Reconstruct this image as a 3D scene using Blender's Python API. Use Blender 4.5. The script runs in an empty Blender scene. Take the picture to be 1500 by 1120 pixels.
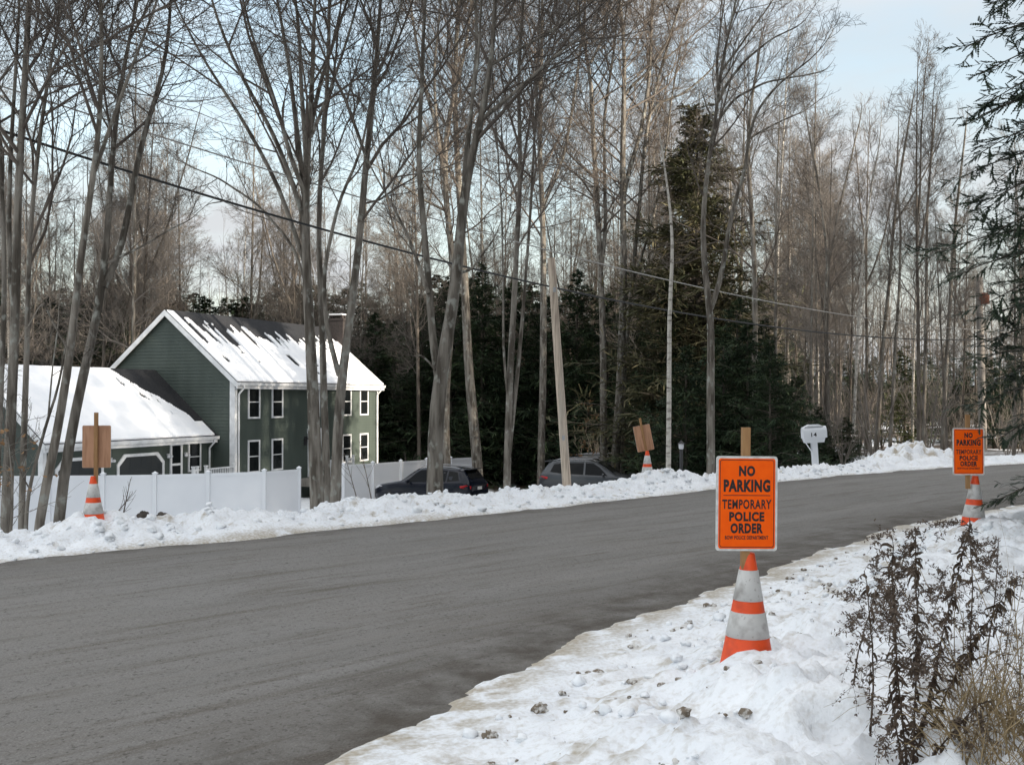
import bpy, math, random
import numpy as np
from mathutils import Vector, Matrix

# ------------------------------------------------------------------ camera, world, sun, exposure
S = bpy.context.scene
C = S.collection
F = 1600.0                                   # focal length in photo pixels (photo 1500 x 1120)
EYE = 1.55
PITCH = math.atan(22 / F)
cd = bpy.data.cameras.new('camera'); cam = bpy.data.objects.new('camera', cd); C.objects.link(cam)
cam.location = (0, 0, EYE); cam.rotation_euler = (math.pi / 2 + PITCH, 0, 0)
cd.sensor_width = 36; cd.lens = 36 * F / 1500; cd.clip_start = .05; cd.clip_end = 3000
S.camera = cam
SUN_EL = math.radians(13); SUN_AZ = math.atan2(.87, -.50)      # azimuth clockwise from +Y
sdir = Vector((math.sin(SUN_AZ) * math.cos(SUN_EL), math.cos(SUN_AZ) * math.cos(SUN_EL), math.sin(SUN_EL)))
W = bpy.data.worlds.new('World'); S.world = W; W.use_nodes = True
nt = W.node_tree; N = nt.nodes; LK = nt.links
bg = N['Background']; bg.inputs[1].default_value = .10
sky = N.new('ShaderNodeTexSky'); sky.sky_type = 'NISHITA'; sky.sun_disc = False
sky.sun_elevation = SUN_EL; sky.sun_rotation = SUN_AZ; sky.air_density = 1.0; sky.dust_density = .6
tc = N.new('ShaderNodeTexCoord'); mp = N.new('ShaderNodeMapping'); mp.inputs['Scale'].default_value = (1.2, 1.2, 3.6)
mp.inputs['Location'].default_value = (.35, .2, .15)
n1 = N.new('ShaderNodeTexNoise'); n1.inputs['Scale'].default_value = 2.2; n1.inputs['Detail'].default_value = 6; n1.inputs['Roughness'].default_value = .55
cr = N.new('ShaderNodeValToRGB'); cr.color_ramp.elements[0].position = .36; cr.color_ramp.elements[1].position = .62
cr.color_ramp.elements[0].color = (.36, .36, .36, 1); cr.color_ramp.elements[1].color = (1, 1, 1, 1)
sep = N.new('ShaderNodeSeparateXYZ'); hz = N.new('ShaderNodeMapRange')
hz.inputs[1].default_value = .02; hz.inputs[2].default_value = .34; hz.inputs[3].default_value = 1.0; hz.inputs[4].default_value = 0.0
mx2 = N.new('ShaderNodeMath'); mx2.operation = 'MAXIMUM'
mx = N.new('ShaderNodeMix'); mx.data_type = 'RGBA'
sc_ = N.new('ShaderNodeMix'); sc_.data_type = 'RGBA'; sc_.blend_type = 'MULTIPLY'; sc_.inputs[0].default_value = 1
sc_.inputs[7].default_value = (1.40, 1.32, 1.18, 1)
LK.new(tc.outputs['Generated'], mp.inputs[0]); LK.new(mp.outputs[0], n1.inputs['Vector'])
LK.new(n1.outputs[0], cr.inputs[0]); LK.new(tc.outputs['Generated'], sep.inputs[0]); LK.new(sep.outputs[2], hz.inputs[0])
LK.new(cr.outputs[0], mx2.inputs[0]); LK.new(hz.outputs[0], mx2.inputs[1]); LK.new(mx2.outputs[0], mx.inputs[0])
LK.new(sky.outputs[0], sc_.inputs[6]); LK.new(sc_.outputs[2], mx.inputs[6]); 
zc_ = N.new('ShaderNodeMix'); zc_.data_type = 'RGBA'; zr_ = N.new('ShaderNodeMapRange'); zr_.inputs[1].default_value = .30; zr_.inputs[2].default_value = .75
zc_.inputs[6].default_value = (2.45, 2.54, 2.62, 1); zc_.inputs[7].default_value = (6.2, 6.15, 6.1, 1)
LK.new(sep.outputs[2], zr_.inputs[0]); LK.new(zr_.outputs[0], zc_.inputs[0]); LK.new(zc_.outputs[2], mx.inputs[7])
LK.new(mx.outputs[2], bg.inputs[0])
sl = bpy.data.lights.new('sun', 'SUN'); sl.energy = 3.3; sl.angle = math.radians(.6); sl.color = (1, .89, .74)
so = bpy.data.objects.new('sun', sl); C.objects.link(so); so.rotation_euler = sdir.to_track_quat('Z', 'Y').to_euler(); so.location = (30, -20, 30)
S.view_settings.view_transform = 'Standard'; S.view_settings.look = 'None'; S.view_settings.gamma = 1
S.view_settings.exposure = 1.60
S.cycles.use_denoising = True; S.cycles.denoising_input_passes = 'RGB_ALBEDO_NORMAL'; S.cycles.denoising_prefilter = 'ACCURATE'
S.cycles.max_bounces = 6; S.cycles.diffuse_bounces = 3; S.cycles.glossy_bounces = 3

# ------------------------------------------------------------------ helpers
def at(px, py, D):
    xc = (px - 750) / F; yc = -(py - 560) / F
    y = math.cos(PITCH) - yc * math.sin(PITCH); z = math.sin(PITCH) + yc * math.cos(PITCH)
    k = D / y
    return np.array((xc * k, D, EYE + z * k))

def hashn(ix, iy, seed):
    h = (ix.astype(np.int64) * 374761393 + iy.astype(np.int64) * 668265263 + seed * 974711) & 0xFFFFFFFF
    h = ((h ^ (h >> 13)) * 1274126177) & 0xFFFFFFFF
    h = h ^ (h >> 16)
    return (h & 0xFFFF) / 65535.0
def vnoise(x, y, seed=0):
    x = np.asarray(x, float); y = np.asarray(y, float)
    ix = np.floor(x); iy = np.floor(y); fx = x - ix; fy = y - iy
    fx = fx * fx * fx * (fx * (fx * 6 - 15) + 10); fy = fy * fy * fy * (fy * (fy * 6 - 15) + 10)
    a = hashn(ix, iy, seed); b = hashn(ix + 1, iy, seed); c = hashn(ix, iy + 1, seed); d = hashn(ix + 1, iy + 1, seed)
    return (a * (1 - fx) + b * fx) * (1 - fy) + (c * (1 - fx) + d * fx) * fy
def fbm(x, y, seed=0, o=4, g=.5):
    s = 0; a = 1; t = 0
    for i in range(o):
        s = s + a * vnoise(x * 2 ** i + 17.3 * i, y * 2 ** i - 9.1 * i, seed + i); t += a; a *= g
    return s / t
def sst(x, a, b):
    t = np.clip((np.asarray(x, float) - a) / (b - a), 0, 1); return t * t * (3 - 2 * t)

def link(o, parent=None):
    C.objects.link(o)
    if parent is not None: o.parent = parent
    return o
def tag(o, label=None, cat=None, group=None, kind=None):
    if label: o['label'] = label
    if cat: o['category'] = cat
    if group: o['group'] = group
    if kind: o['kind'] = kind
    return o
def empty(name, loc=(0, 0, 0), rz=0.0):
    o = bpy.data.objects.new(name, None); o.location = loc; o.rotation_euler = (0, 0, rz); o.empty_display_size = .2
    return link(o)
def copy_tree(o, parent=None):
    c = o.copy(); C.objects.link(c); c.parent = parent
    for ch in list(o.children): copy_tree(ch, c)
    return c

class MB:
    """collects faces; quads / tris in numpy chunks"""
    def __init__(s): s.v = []; s.n = 0; s.f = []; s.m = []; s.sm = []
    def add(s, v, faces, mat=0, smooth=False):
        v = np.asarray(v, float).reshape(-1, 3)
        s.v.append(v)
        f = np.asarray(faces, np.int64)
        if f.dtype != object and f.ndim == 2:
            s.f.append(f + s.n); s.m.append(np.full(len(f), mat)); s.sm.append(np.full(len(f), smooth))
        s.n += len(v); return s
    def poly(s, pts, mat=0):
        pts = np.asarray(pts, float); s.add(pts, [list(range(len(pts)))], mat); return s
    def box(s, lo, hi, mat=0):
        x0, y0, z0 = lo; x1, y1, z1 = hi
        v = [(x0, y0, z0), (x1, y0, z0), (x1, y1, z0), (x0, y1, z0), (x0, y0, z1), (x1, y0, z1), (x1, y1, z1), (x0, y1, z1)]
        return s.add(v, [(0, 3, 2, 1), (4, 5, 6, 7), (0, 1, 5, 4), (1, 2, 6, 5), (2, 3, 7, 6), (3, 0, 4, 7)], mat)
    def hexa(s, v, mat=0):
        return s.add(v, [(0, 3, 2, 1), (4, 5, 6, 7), (0, 1, 5, 4), (1, 2, 6, 5), (2, 3, 7, 6), (3, 0, 4, 7)], mat)
    def prism(s, poly, axis, a, b, mat=0):
        """poly = 2D list extruded along axis ('x','y','z') from a to b"""
        n = len(poly); v = []
        for c in (a, b):
            for p in poly:
                v.append({'x': (c, p[0], p[1]), 'y': (p[0], c, p[1]), 'z': (p[0], p[1], c)}[axis])
        base = s.n; s.v.append(np.asarray(v, float)); s.n += 2 * n
        for f in ([list(range(n))[::-1], list(range(n, 2 * n))] + [[i, (i + 1) % n, n + (i + 1) % n, n + i] for i in range(n)]):
            s.f.append(np.asarray([f]) + base); s.m.append(np.array([mat])); s.sm.append(np.array([False]))
        return s
    def tube(s, pts, rad, sides=8, mat=0, cap=True):
        P = np.asarray(pts, float)[None]; R = np.broadcast_to(np.asarray(rad, float), (P.shape[1],))[None]
        v, f = tubes(P, R, sides); b = s.n; s.add(v, f, mat, True)
        if cap:
            K = P.shape[1]
            s.f.append(np.asarray([list(range(sides))[::-1]]) + b); s.f.append(np.asarray([list(range((K - 1) * sides, K * sides))]) + b)
            for _ in (0, 1): s.m.append(np.array([mat])); s.sm.append(np.array([False]))
        return s
    def lathe(s, prof, seg=24, mat=0, org=(0, 0, 0)):
        a = np.linspace(0, 2 * math.pi, seg, endpoint=False); v = []
        for r, z in prof: v.append(np.stack([r * np.cos(a), r * np.sin(a), np.full(seg, z)], 1))
        v = np.concatenate(v) + np.asarray(org); K = len(prof); f = []
        for k in range(K - 1):
            for j in range(seg): f.append((k * seg + j, k * seg + (j + 1) % seg, (k + 1) * seg + (j + 1) % seg, (k + 1) * seg + j))
        return s.add(v, f, mat, True)
    def mesh(s, name):
        me = bpy.data.meshes.new(name); v = np.concatenate(s.v) if s.v else np.zeros((0, 3))
        me.vertices.add(len(v)); me.vertices.foreach_set('co', v.astype(np.float32).ravel())
        tot = np.concatenate([np.full(len(f), f.shape[1]) for f in s.f]); loops = np.concatenate([f.ravel() for f in s.f])
        me.loops.add(len(loops)); me.loops.foreach_set('vertex_index', loops.astype(np.int32))
        me.polygons.add(len(tot)); st = np.concatenate([[0], np.cumsum(tot)[:-1]])
        me.polygons.foreach_set('loop_start', st.astype(np.int32))
        me.polygons.foreach_set('material_index', np.concatenate(s.m).astype(np.int32))
        me.polygons.foreach_set('use_smooth', np.concatenate(s.sm).astype(bool))
        me.update(calc_edges=True); return me
    def build(s, name, mats, parent=None):
        me = s.mesh(name)
        for m in (mats if isinstance(mats, (list, tuple)) else [mats]): me.materials.append(m)
        return link(bpy.data.objects.new(name, me), parent)

def nrm(a): return a / np.maximum(np.linalg.norm(a, axis=-1, keepdims=True), 1e-9)
def tubes(P, R, sides):
    n, K, _ = P.shape
    T = np.empty_like(P); T[:, 1:-1] = P[:, 2:] - P[:, :-2]; T[:, 0] = P[:, 1] - P[:, 0]; T[:, -1] = P[:, -1] - P[:, -2]; T = nrm(T)
    mt = np.abs(nrm(P[:, -1] - P[:, 0])); ref = np.eye(3)[np.argmin(mt, 1)][:, None, :]
    A = nrm(np.cross(T, np.broadcast_to(ref, T.shape))); B = np.cross(T, A)
    a = np.linspace(0, 2 * math.pi, sides, endpoint=False)
    V = P[:, :, None, :] + R[:, :, None, None] * (np.cos(a)[None, None, :, None] * A[:, :, None, :] + np.sin(a)[None, None, :, None] * B[:, :, None, :])
    i = np.arange(n)[:, None, None] * K * sides; k = np.arange(K - 1)[None, :, None] * sides; j = np.arange(sides)[None, None, :]; j2 = (j + 1) % sides
    f = np.stack([i + k + j, i + k + j2, i + k + sides + j2, i + k + sides + j], -1).reshape(-1, 4)
    return V.reshape(-1, 3), f
def ribbons(P, Wd, ref):
    n, K, _ = P.shape
    T = np.empty_like(P); T[:, 1:-1] = P[:, 2:] - P[:, :-2]; T[:, 0] = P[:, 1] - P[:, 0]; T[:, -1] = P[:, -1] - P[:, -2]; T = nrm(T)
    A = nrm(np.cross(T, np.broadcast_to(ref, T.shape))); Wd = Wd[..., None] * .5
    V = np.stack([P - A * Wd, P + A * Wd], 2).reshape(-1, 3)
    i = np.arange(n)[:, None] * K * 2; k = np.arange(K - 1)[None, :] * 2
    f = np.stack([i + k, i + k + 1, i + k + 3, i + k + 2], -1).reshape(-1, 4)
    return V, f
def grow(P, R, rng, m, t0, t1, length, ang, up, K, wig, rr, rmin, flat=0.0, lref=0.0):
    """children of every branch in P (n,K0,3): m each. length: fn(t, parent length) -> length"""
    n, K0, _ = P.shape
    idx = np.repeat(np.arange(n), m); M = n * m
    t = t0 + (t1 - t0) * ((np.tile(np.arange(m), n) + rng.random(M)) / m)
    x = t * (K0 - 1); i0 = np.minimum(x.astype(int), K0 - 2); fr = (x - i0)[:, None]
    A = P[idx, i0]; B = P[idx, i0 + 1]; pos = A * (1 - fr) + B * fr; tan = nrm(B - A)
    rp = R[idx, i0] * (1 - fr[:, 0]) + R[idx, i0 + 1] * fr[:, 0]
    plen = np.linalg.norm(np.diff(P, axis=1), axis=2).sum(1)[idx]
    rv = rng.normal(size=(M, 3)); rv[:, 2] *= (1 - flat)
    pr = nrm(rv - (rv * tan).sum(1, keepdims=True) * tan)
    a = rng.uniform(ang[0], ang[1], M)[:, None]
    d = nrm(np.cos(a) * tan + np.sin(a) * pr); L = length(t, plen) * rng.uniform(.65, 1.25, M)
    Q = np.empty((M, K, 3)); Q[:, 0] = pos; st = (L / (K - 1))[:, None]
    for k in range(1, K):
        d = nrm(d + up * np.array((0, 0, 1.)) + wig * rng.normal(size=(M, 3)))
        Q[:, k] = Q[:, k - 1] + d * st
    r0 = np.maximum(np.minimum(rp * .72, rr * L), rmin); s = np.linspace(0, 1, K)[None]
    if lref:
        kp = rng.random(M) < np.clip(plen / lref, .12, 1); Q = Q[kp]; r0 = r0[kp]
    return Q, r0[:, None] * (1 - s) + np.maximum(rmin * .6, r0 * .18)[:, None] * s

# ------------------------------------------------------------------ materials
def mat(name, col, rough=.7, metal=0.0, spec=.5):
    m = bpy.data.materials.new(name); m.use_nodes = True; b = m.node_tree.nodes['Principled BSDF']
    b.inputs['Base Color'].default_value = (*col, 1); b.inputs['Roughness'].default_value = rough; b.inputs['Metallic'].default_value = metal
    b.inputs['Specular IOR Level'].default_value = spec; return m
def vary(m, c2, scale=8, lo=.4, hi=.65, stretch=(1, 1, 1), detail=4, bump=0.0, bdist=.02, bscale=None, coord='Object', rand=0.0):
    """mix the base colour towards c2 by noise, with optional bump"""
    t = m.node_tree; n = t.nodes; l = t.links; b = n['Principled BSDF']
    co = n.new('ShaderNodeTexCoord'); mp = n.new('ShaderNodeMapping'); mp.inputs['Scale'].default_value = stretch
    l.new(co.outputs[coord], mp.inputs[0])
    no = n.new('ShaderNodeTexNoise'); no.inputs['Scale'].default_value = scale; no.inputs['Detail'].default_value = detail
    l.new(mp.outputs[0], no.inputs['Vector'])
    r = n.new('ShaderNodeMapRange'); r.inputs[1].default_value = lo; r.inputs[2].default_value = hi; l.new(no.outputs[0], r.inputs[0])
    x = n.new('ShaderNodeMix'); x.data_type = 'RGBA'
    src = b.inputs['Base Color']
    if src.is_linked: l.new(src.links[0].from_socket, x.inputs[6])
    else: x.inputs[6].default_value = src.default_value
    x.inputs[7].default_value = (*c2, 1); l.new(r.outputs[0], x.inputs[0]); out = x.outputs[2]
    if rand:
        oi = n.new('ShaderNodeObjectInfo'); rr = n.new('ShaderNodeMapRange'); rr.inputs[3].default_value = 1 - rand; rr.inputs[4].default_value = 1 + rand
        hs = n.new('ShaderNodeHueSaturation'); l.new(oi.outputs['Random'], rr.inputs[0]); l.new(rr.outputs[0], hs.inputs['Value']); l.new(out, hs.inputs['Color']); out = hs.outputs[0]
    l.new(out, b.inputs['Base Color'])
    if bump:
        nb = n.new('ShaderNodeTexNoise'); nb.inputs['Scale'].default_value = bscale or scale * 3; nb.inputs['Detail'].default_value = 5; l.new(mp.outputs[0], nb.inputs['Vector'])
        bu = n.new('ShaderNodeBump'); bu.inputs['Strength'].default_value = bump; bu.inputs['Distance'].default_value = bdist
        l.new(nb.outputs[0], bu.inputs['Height']); l.new(bu.outputs[0], b.inputs['Normal'])
    return m
M = {}
M['snow'] = vary(mat('snow', (.86, .88, .90), .55, spec=.3), (.80, .82, .85), 3, bump=.35, bdist=.015, bscale=38)
M['roofsnow'] = vary(mat('roof snow', (.88, .89, .91), .6, spec=.25), (.82, .84, .87), 2, bump=.3, bdist=.02, bscale=9)
M['bark'] = vary(vary(mat('grey bark', (.23, .207, .178), .95, spec=.15), (.085, .073, .06), 9, .40, .60, (1, 1, .16), 6, bump=1.0, bdist=.03, bscale=26, rand=.18), (.28, .28, .25), 8, .56, .68, (1, 1, .7), 5)
M['birch'] = vary(mat('pale birch bark', (.50, .47, .42), .9, spec=.15), (.12, .10, .085), 9, .5, .7, (.5, .5, 1.6), 5)
M['darkbark'] = vary(mat('brown bark', (.15, .13, .11), .95, spec=.1), (.08, .068, .057), 6, .4, .6, (1, 1, .2), 5, bump=.6, rand=.2)
M['twig'] = vary(mat('twig', (.15, .127, .108), .9, spec=.15), (.085, .07, .06), 3, rand=.2)
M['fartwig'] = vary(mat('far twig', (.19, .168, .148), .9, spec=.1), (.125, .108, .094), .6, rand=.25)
M['hemlock'] = vary(mat('hemlock needles', (.026, .044, .024), .75, spec=.2), (.05, .072, .030), 1.6, .42, .66, rand=.25)
M['pine'] = vary(mat('pine needles', (.07, .088, .03), .75, spec=.2), (.11, .115, .045), 2.0, .4, .65, rand=.2)
M['sunlitneedle'] = vary(mat('sunlit hemlock needles', (.075, .078, .040), .75, spec=.15), (.125, .108, .062), 1.2, .42, .62)  # hemlock needles with the warm sunlight put into their colour
M['nearneedle'] = vary(mat('near hemlock needles', (.022, .036, .022), .6, spec=.3), (.04, .058, .03), 5, .42, .62)
M['beech'] = vary(mat('tan leaves', (.30, .185, .10), .85, spec=.15), (.20, .11, .055), 6)
M['redleaf'] = mat('russet leaves', (.22, .07, .035), .85)
M['weed'] = vary(mat('dead weed', (.060, .042, .032), .9, spec=.1), (.10, .075, .055), 14)
M['plume'] = vary(mat('dead plume', (.16, .125, .10), .95, spec=.05), (.09, .068, .054), 30)
M['drygrass'] = vary(mat('dry grass', (.34, .26, .15), .85, spec=.15), (.20, .145, .08), 6)
M['siding'] = vary(mat('green siding', (.066, .083, .072), .6, spec=.3), (.054, .069, .060), 1.2, stretch=(1, 1, .3))
M['white'] = vary(mat('white trim', (.72, .73, .74), .5), (.60, .61, .62), 3)
M['vinyl'] = vary(mat('white vinyl', (.74, .76, .79), .35), (.70, .72, .755), .8)
M['glass'] = mat('dark window glass', (.010, .012, .013), .1, spec=.3)
M['carglass'] = mat('car glass', (.006, .007, .008), .12, spec=.12)
M['shingle'] = vary(mat('dark shingles', (.020, .021, .024), .9, spec=.2), (.034, .035, .038), 22, bump=.5)
M['gdoor'] = mat('dark garage door', (.022, .026, .028), .5)
M['brick'] = vary(mat('chimney brick', (.045, .036, .034), .9), (.028, .024, .023), 9)
M['greywood'] = vary(vary(mat('weathered pole', (.54, .45, .36), .9, spec=.15), (.33, .27, .22), 5, .42, .62, (5, 5, .35), 6, bump=.5, bdist=.01, bscale=14), (.42, .37, .31), 3, .5, .7, (3, 3, .3))
M['poledark'] = vary(mat('grey pole', (.32, .29, .26), .9, spec=.15), (.20, .18, .16), 4, stretch=(4, 4, .3))
M['stake'] = vary(mat('stake wood', (.36, .20, .085), .8), (.26, .135, .055), 9, stretch=(4, 4, .5))
M['ply'] = vary(mat('plywood', (.46, .25, .15), .8), (.34, .175, .10), 10, .4, .65, (3, 3, .35))
M['orange'] = vary(mat('orange sign sheeting', (1.0, .125, .004), .5, spec=.12), (.96, .11, .004), 20)
M['signwhite'] = vary(mat('sign edge', (.68, .68, .66), .5), (.52, .50, .47), 30)
M['black'] = mat('black ink', (.010, .009, .009), .6)
M['coneor'] = vary(mat('orange cone', (.80, .085, .018), .5, spec=.4), (.55, .06, .018), 12, .5, .75)
M['coneband'] = vary(vary(mat('reflective band', (.56, .55, .53), .4), (.36, .34, .32), 14, .48, .68), (.24, .21, .18), 50, .64, .75)
M['cable'] = mat('black cable', (.012, .012, .012), .6)
M['palecable'] = mat('grey cable', (.34, .33, .31), .6)
M['steel'] = mat('steel', (.35, .35, .36), .4, .8)
M['stone'] = vary(mat('dark stone', (.055, .045, .038), .9), (.10, .085, .07), 8, bump=.6)
M['dirt'] = vary(mat('dirty clod', (.19, .155, .12), .95, spec=.1), (.62, .60, .57), 34, .46, .58)
M['rubber'] = mat('rubber', (.014, .014, .014), .8)
M['navy'] = mat('navy car paint', (.005, .007, .014), .18, .0, .22)
M['greycar'] = mat('grey car paint', (.055, .06, .067), .25, .2, .4)
M['blackcar'] = mat('black car paint', (.008, .008, .009), .15, 0, .6)
M['tail'] = mat('tail lamp', (.42, .015, .02), .2)
M['lamp'] = mat('clear lamp', (.55, .56, .58), .15)
M['plastic'] = mat('black plastic', (.02, .02, .022), .55)
for k in ('navy', 'greycar', 'blackcar'): M[k].node_tree.nodes['Principled BSDF'].inputs['Coat Weight'].default_value = .2

# ------------------------------------------------------------------ road edges
FAR = np.array([(-60, -45), (-24, -9), (-14, 1), (-8, 6.9), (-4.73, 10.08), (-3.8, 11.07), (-2.52, 12.2), (-.95, 13.8), (.47, 15.1), (3.33, 18.2), (5.0, 20.0), (7.1, 22.0), (9.36, 23.8), (11.9, 25.4), (17, 27.8), (25, 30.3), (42, 34), (120, 48)], float)
NEAR = np.array([(-55, -50), (-18, -13), (-8, -3), (-4, .8), (-1.9, 3.1), (-.80, 4.61), (-.38, 5.54), (.02, 6.48), (.55, 7.45), (1.34, 8.55), (2.22, 9.8), (3.27, 11.4), (4.5, 13.0), (5.73, 14.4), (7.45, 15.9), (10, 17.9), (15, 20.6), (22, 23), (40, 27.5), (120, 41)], float)
def smooth_line(P, step=.25):
    d = np.concatenate([[0], np.cumsum(np.linalg.norm(np.diff(P, axis=0), axis=1))]); u = np.arange(0, d[-1], step)
    Q = np.stack([np.interp(u, d, P[:, i]) for i in (0, 1)], 1)
    for _ in range(14): Q[1:-1] = (Q[:-2] + 2 * Q[1:-1] + Q[2:]) / 4
    return Q
FARL = smooth_line(FAR); NEARL = smooth_line(NEAR)
def sdist(x, y, Lp):
    """distance to the polyline; positive on its left (the far side)"""
    x = np.ravel(x); y = np.ravel(y); out = np.empty(len(x)); U = np.empty(len(x))
    A = Lp[:-1]; D = Lp[1:] - A; l2 = (D ** 2).sum(1)
    sel = np.arange(0, len(A))
    for c in range(0, len(x), 4000):
        X = x[c:c + 4000, None]; Y = y[c:c + 4000, None]
        # nearest vertex on a coarse pass, exact on its neighbours
        dd = (X - Lp[None, ::4, 0]) ** 2 + (Y - Lp[None, ::4, 1]) ** 2
        k0 = np.argmin(dd, 1) * 4
        cand = np.clip(k0[:, None] + np.arange(-5, 6)[None], 0, len(A) - 1)
        a = A[cand]; d = D[cand]
        t = np.clip(((X - a[..., 0]) * d[..., 0] + (Y - a[..., 1]) * d[..., 1]) / l2[cand], 0, 1)
        ex = X - a[..., 0] - t * d[..., 0]; ey = Y - a[..., 1] - t * d[..., 1]
        q = ex * ex + ey * ey; b = np.argmin(q, 1); r = np.arange(len(b))
        sg = np.sign(d[r, b, 0] * ey[r, b] - d[r, b, 1] * ex[r, b])
        out[c:c + 4000] = np.sqrt(q[r, b]) * np.where(sg == 0, 1, sg); U[c:c + 4000] = cand[r, b] * .25
    return out, U
PILE = (9.3, 25.9)
CONES = {'near': (1092, 5.33), 'right': (1423, 10.7), 'left': (140, 11.8), 'far': (947, 19.3)}
def terrain(x, y, full=False):
    shp = np.shape(x); x = np.ravel(np.asarray(x, float)); y = np.ravel(np.asarray(y, float))
    df, uf = sdist(x, y, FARL); dn, un = sdist(x, y, NEARL); dn = -dn
    wob = (fbm(x * 1.7, y * 1.7, 5, 4) - .5) * .34
    # far side
    s = df + wob * .8
    lump = fbm(x * 2.6, y * 2.6, 11, 4, .55) - .5; fine = fbm(x * 9, y * 9, 21, 3, .6) - .5; rid = 1 - np.abs(2 * fbm(x * 3.4, y * 3.4, 41, 3) - 1)
    crest = .06 + .06 * sst(x, -5, -1) * (1 - .9 * sst(x, -.5, 3))
    hf = -.05 + .08 * sst(s, -.08, .22) + crest * sst(s, .1, .85) + sst(s, .12, .6) * (1 - sst(s, 3.2, 5)) * (lump * .24 + fine * .15 + (fbm(x * 19, y * 19, 23, 2) - .5) * .06 + (rid - .7) * .10)
    amt = 3.3 * (1 - .88 * sst(x, 4.5, 13))
    hf = hf - amt * sst(s, 1.0, 20) - (.48 - .22 * sst(x, 4, 9)) * sst(s, .95, 2.6) + sst(s, 4, 10) * (fbm(x * .25, y * .25, 61, 3) - .5) * .5
    hf = hf + 3.2 * sst(s, 75, 220) - crest * sst(s, 2, 6) * .6
    for cx, cy, am, sx in ((-4.5, 11.8, .20, .38), (2.37, 19.3, .27, .42), (-3.2, 12.4, .10, .5), (-1.6, 14.2, .06, .6)):
        hf = hf + am * np.exp(-((x - cx) ** 2 + (y - cy) ** 2) / (2 * sx * sx))
    e = np.exp(-(((x - PILE[0]) * .80 + (y - PILE[1]) * .60) / 1.25) ** 2 - ((-(x - PILE[0]) * .60 + (y - PILE[1]) * .80) / .85) ** 2)
    hf = hf + e * (.42 + lump * .3 + fine * .16)
    # near side
    q = dn + wob * .7 + (fbm(x * 6.5, y * 6.5, 133, 3) - .5) * .13 + (fbm(x * 21, y * 21, 134, 2) - .5) * .05
    rise = sst(q, .55, 2.0)
    hn = -.05 + .075 * sst(q, -.06, .16) + .02 * sst(q, .1, .6) + .235 * rise + rise * (1 - sst(q, 9, 14)) * (lump * .20 + fine * .05 + (rid - .7) * .10 + (np.abs(fbm(x * 4.2, y * 4.2, 141, 3) - .5) * -.34 + .05)) + sst(q, .3, .7) * (1 - rise * .7) * (fine * .10 + lump * .05)
    tread = np.sin(un * 2 * math.pi / .075) * .5 + .5
    hn = hn - .010 * tread * sst(q, .16, .22) * (1 - sst(q, .36, .42)) * (fbm(x * .9, y * .9, 91, 2) > .45)
    hn = hn + .06 * np.maximum(q - 3, 0) * (1 - sst(q, 20, 60) * .6)
    for (cx, cy, am, sx) in ((1.16, 5.2, .055, .34), (.95, 4.85, .05, .22), (1.0, 4.35, .05, .4), (4.5, 10.6, .14, .45), (1.75, 4.4, .06, .35)):
        hn = hn + am * np.exp(-((x - cx) ** 2 + (y - cy) ** 2) / (2 * sx * sx))
    h = np.where(df > -.6, hf, np.where(dn > -.6, hn, -.05 - .1 * sst(np.minimum(-df, -dn), .6, 1.0)))
    if not full: return h.reshape(shp)
    # dirt: sandy stain along the edges, grey patches on the pile, specks
    sp = fbm(x * 7, y * 7, 71, 4, .6)
    dirt = np.maximum((1 - sst(s, .0, .30)) * .55 * (df > -.6), (1 - sst(q, .12, .60)) * .60 * (df <= -.6)) * sst(sp, .25, .55)
    dirt = np.maximum(dirt, .4 * sst(sp, .56, .68) * sst(q, .35, .6) * (1 - sst(q, 1.1, 2.0)) * (df <= -.6))
    dirt = np.maximum(dirt, .75 * sst(sp, .50, .66) * sst(e, .12, .4) * (df > -.6))
    dirt = np.maximum(dirt, .5 * sst(sp, .66, .78) * sst(s, .1, .4) * (1 - sst(s, 1.2, 2)) * (df > -.6))
    litter = sst(s, 6, 12) * (df > 0) * sst(fbm(x * .5, y * .5, 81, 4), .42, .56) * sst(x + y * .12, -6, 2)
    litter = np.maximum(litter, .9 * sst(dn, 14, 22) * sst(fbm(x * .5, y * .5, 83, 4), .35, .5))
    return h.reshape(shp), np.clip(dirt, 0, 1), np.clip(litter, 0, 1)
def zg(x, y): return float(terrain(np.array([x]), np.array([y]))[0])

def axis(segs):
    out = [segs[0][0]]
    for a, b, st0, st1 in segs:
        p = a
        n = max(2, int(round((b - a) / ((st0 + st1) / 2))))
        t = np.linspace(0, 1, n + 1)[1:]; w = st0 * t + (st1 - st0) * t * t / 2; out += list(a + (b - a) * w / w[-1])
    return np.array(out)
xs = axis([(-300, -60, 30, 6), (-60, -16, 5, .7), (-16, -7, .5, .07), (-7, 8, .045, .045), (8, 14, .06, .10), (14, 60, .3, 5), (60, 300, 6, 30)])
ys = axis([(-120, -10, 20, 3), (-10, 1.5, 2, .2), (1.5, 3.4, .1, .035), (3.4, 10.5, .035, .045), (10.5, 28, .055, .09), (28, 60, .3, 1.2), (60, 300, 2, 12), (300, 700, 20, 60)])
X, Y = np.meshgrid(xs, ys)
h, dirt, litter = terrain(X, Y, True)
nx, ny = len(xs), len(ys); ii = (np.arange(ny - 1)[:, None] * nx + np.arange(nx - 1)[None]).ravel()
b = MB(); b.add(np.stack([X.ravel(), Y.ravel(), h.ravel()], 1), np.stack([ii, ii + 1, ii + nx + 1, ii + nx], 1), 0, True)

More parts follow.
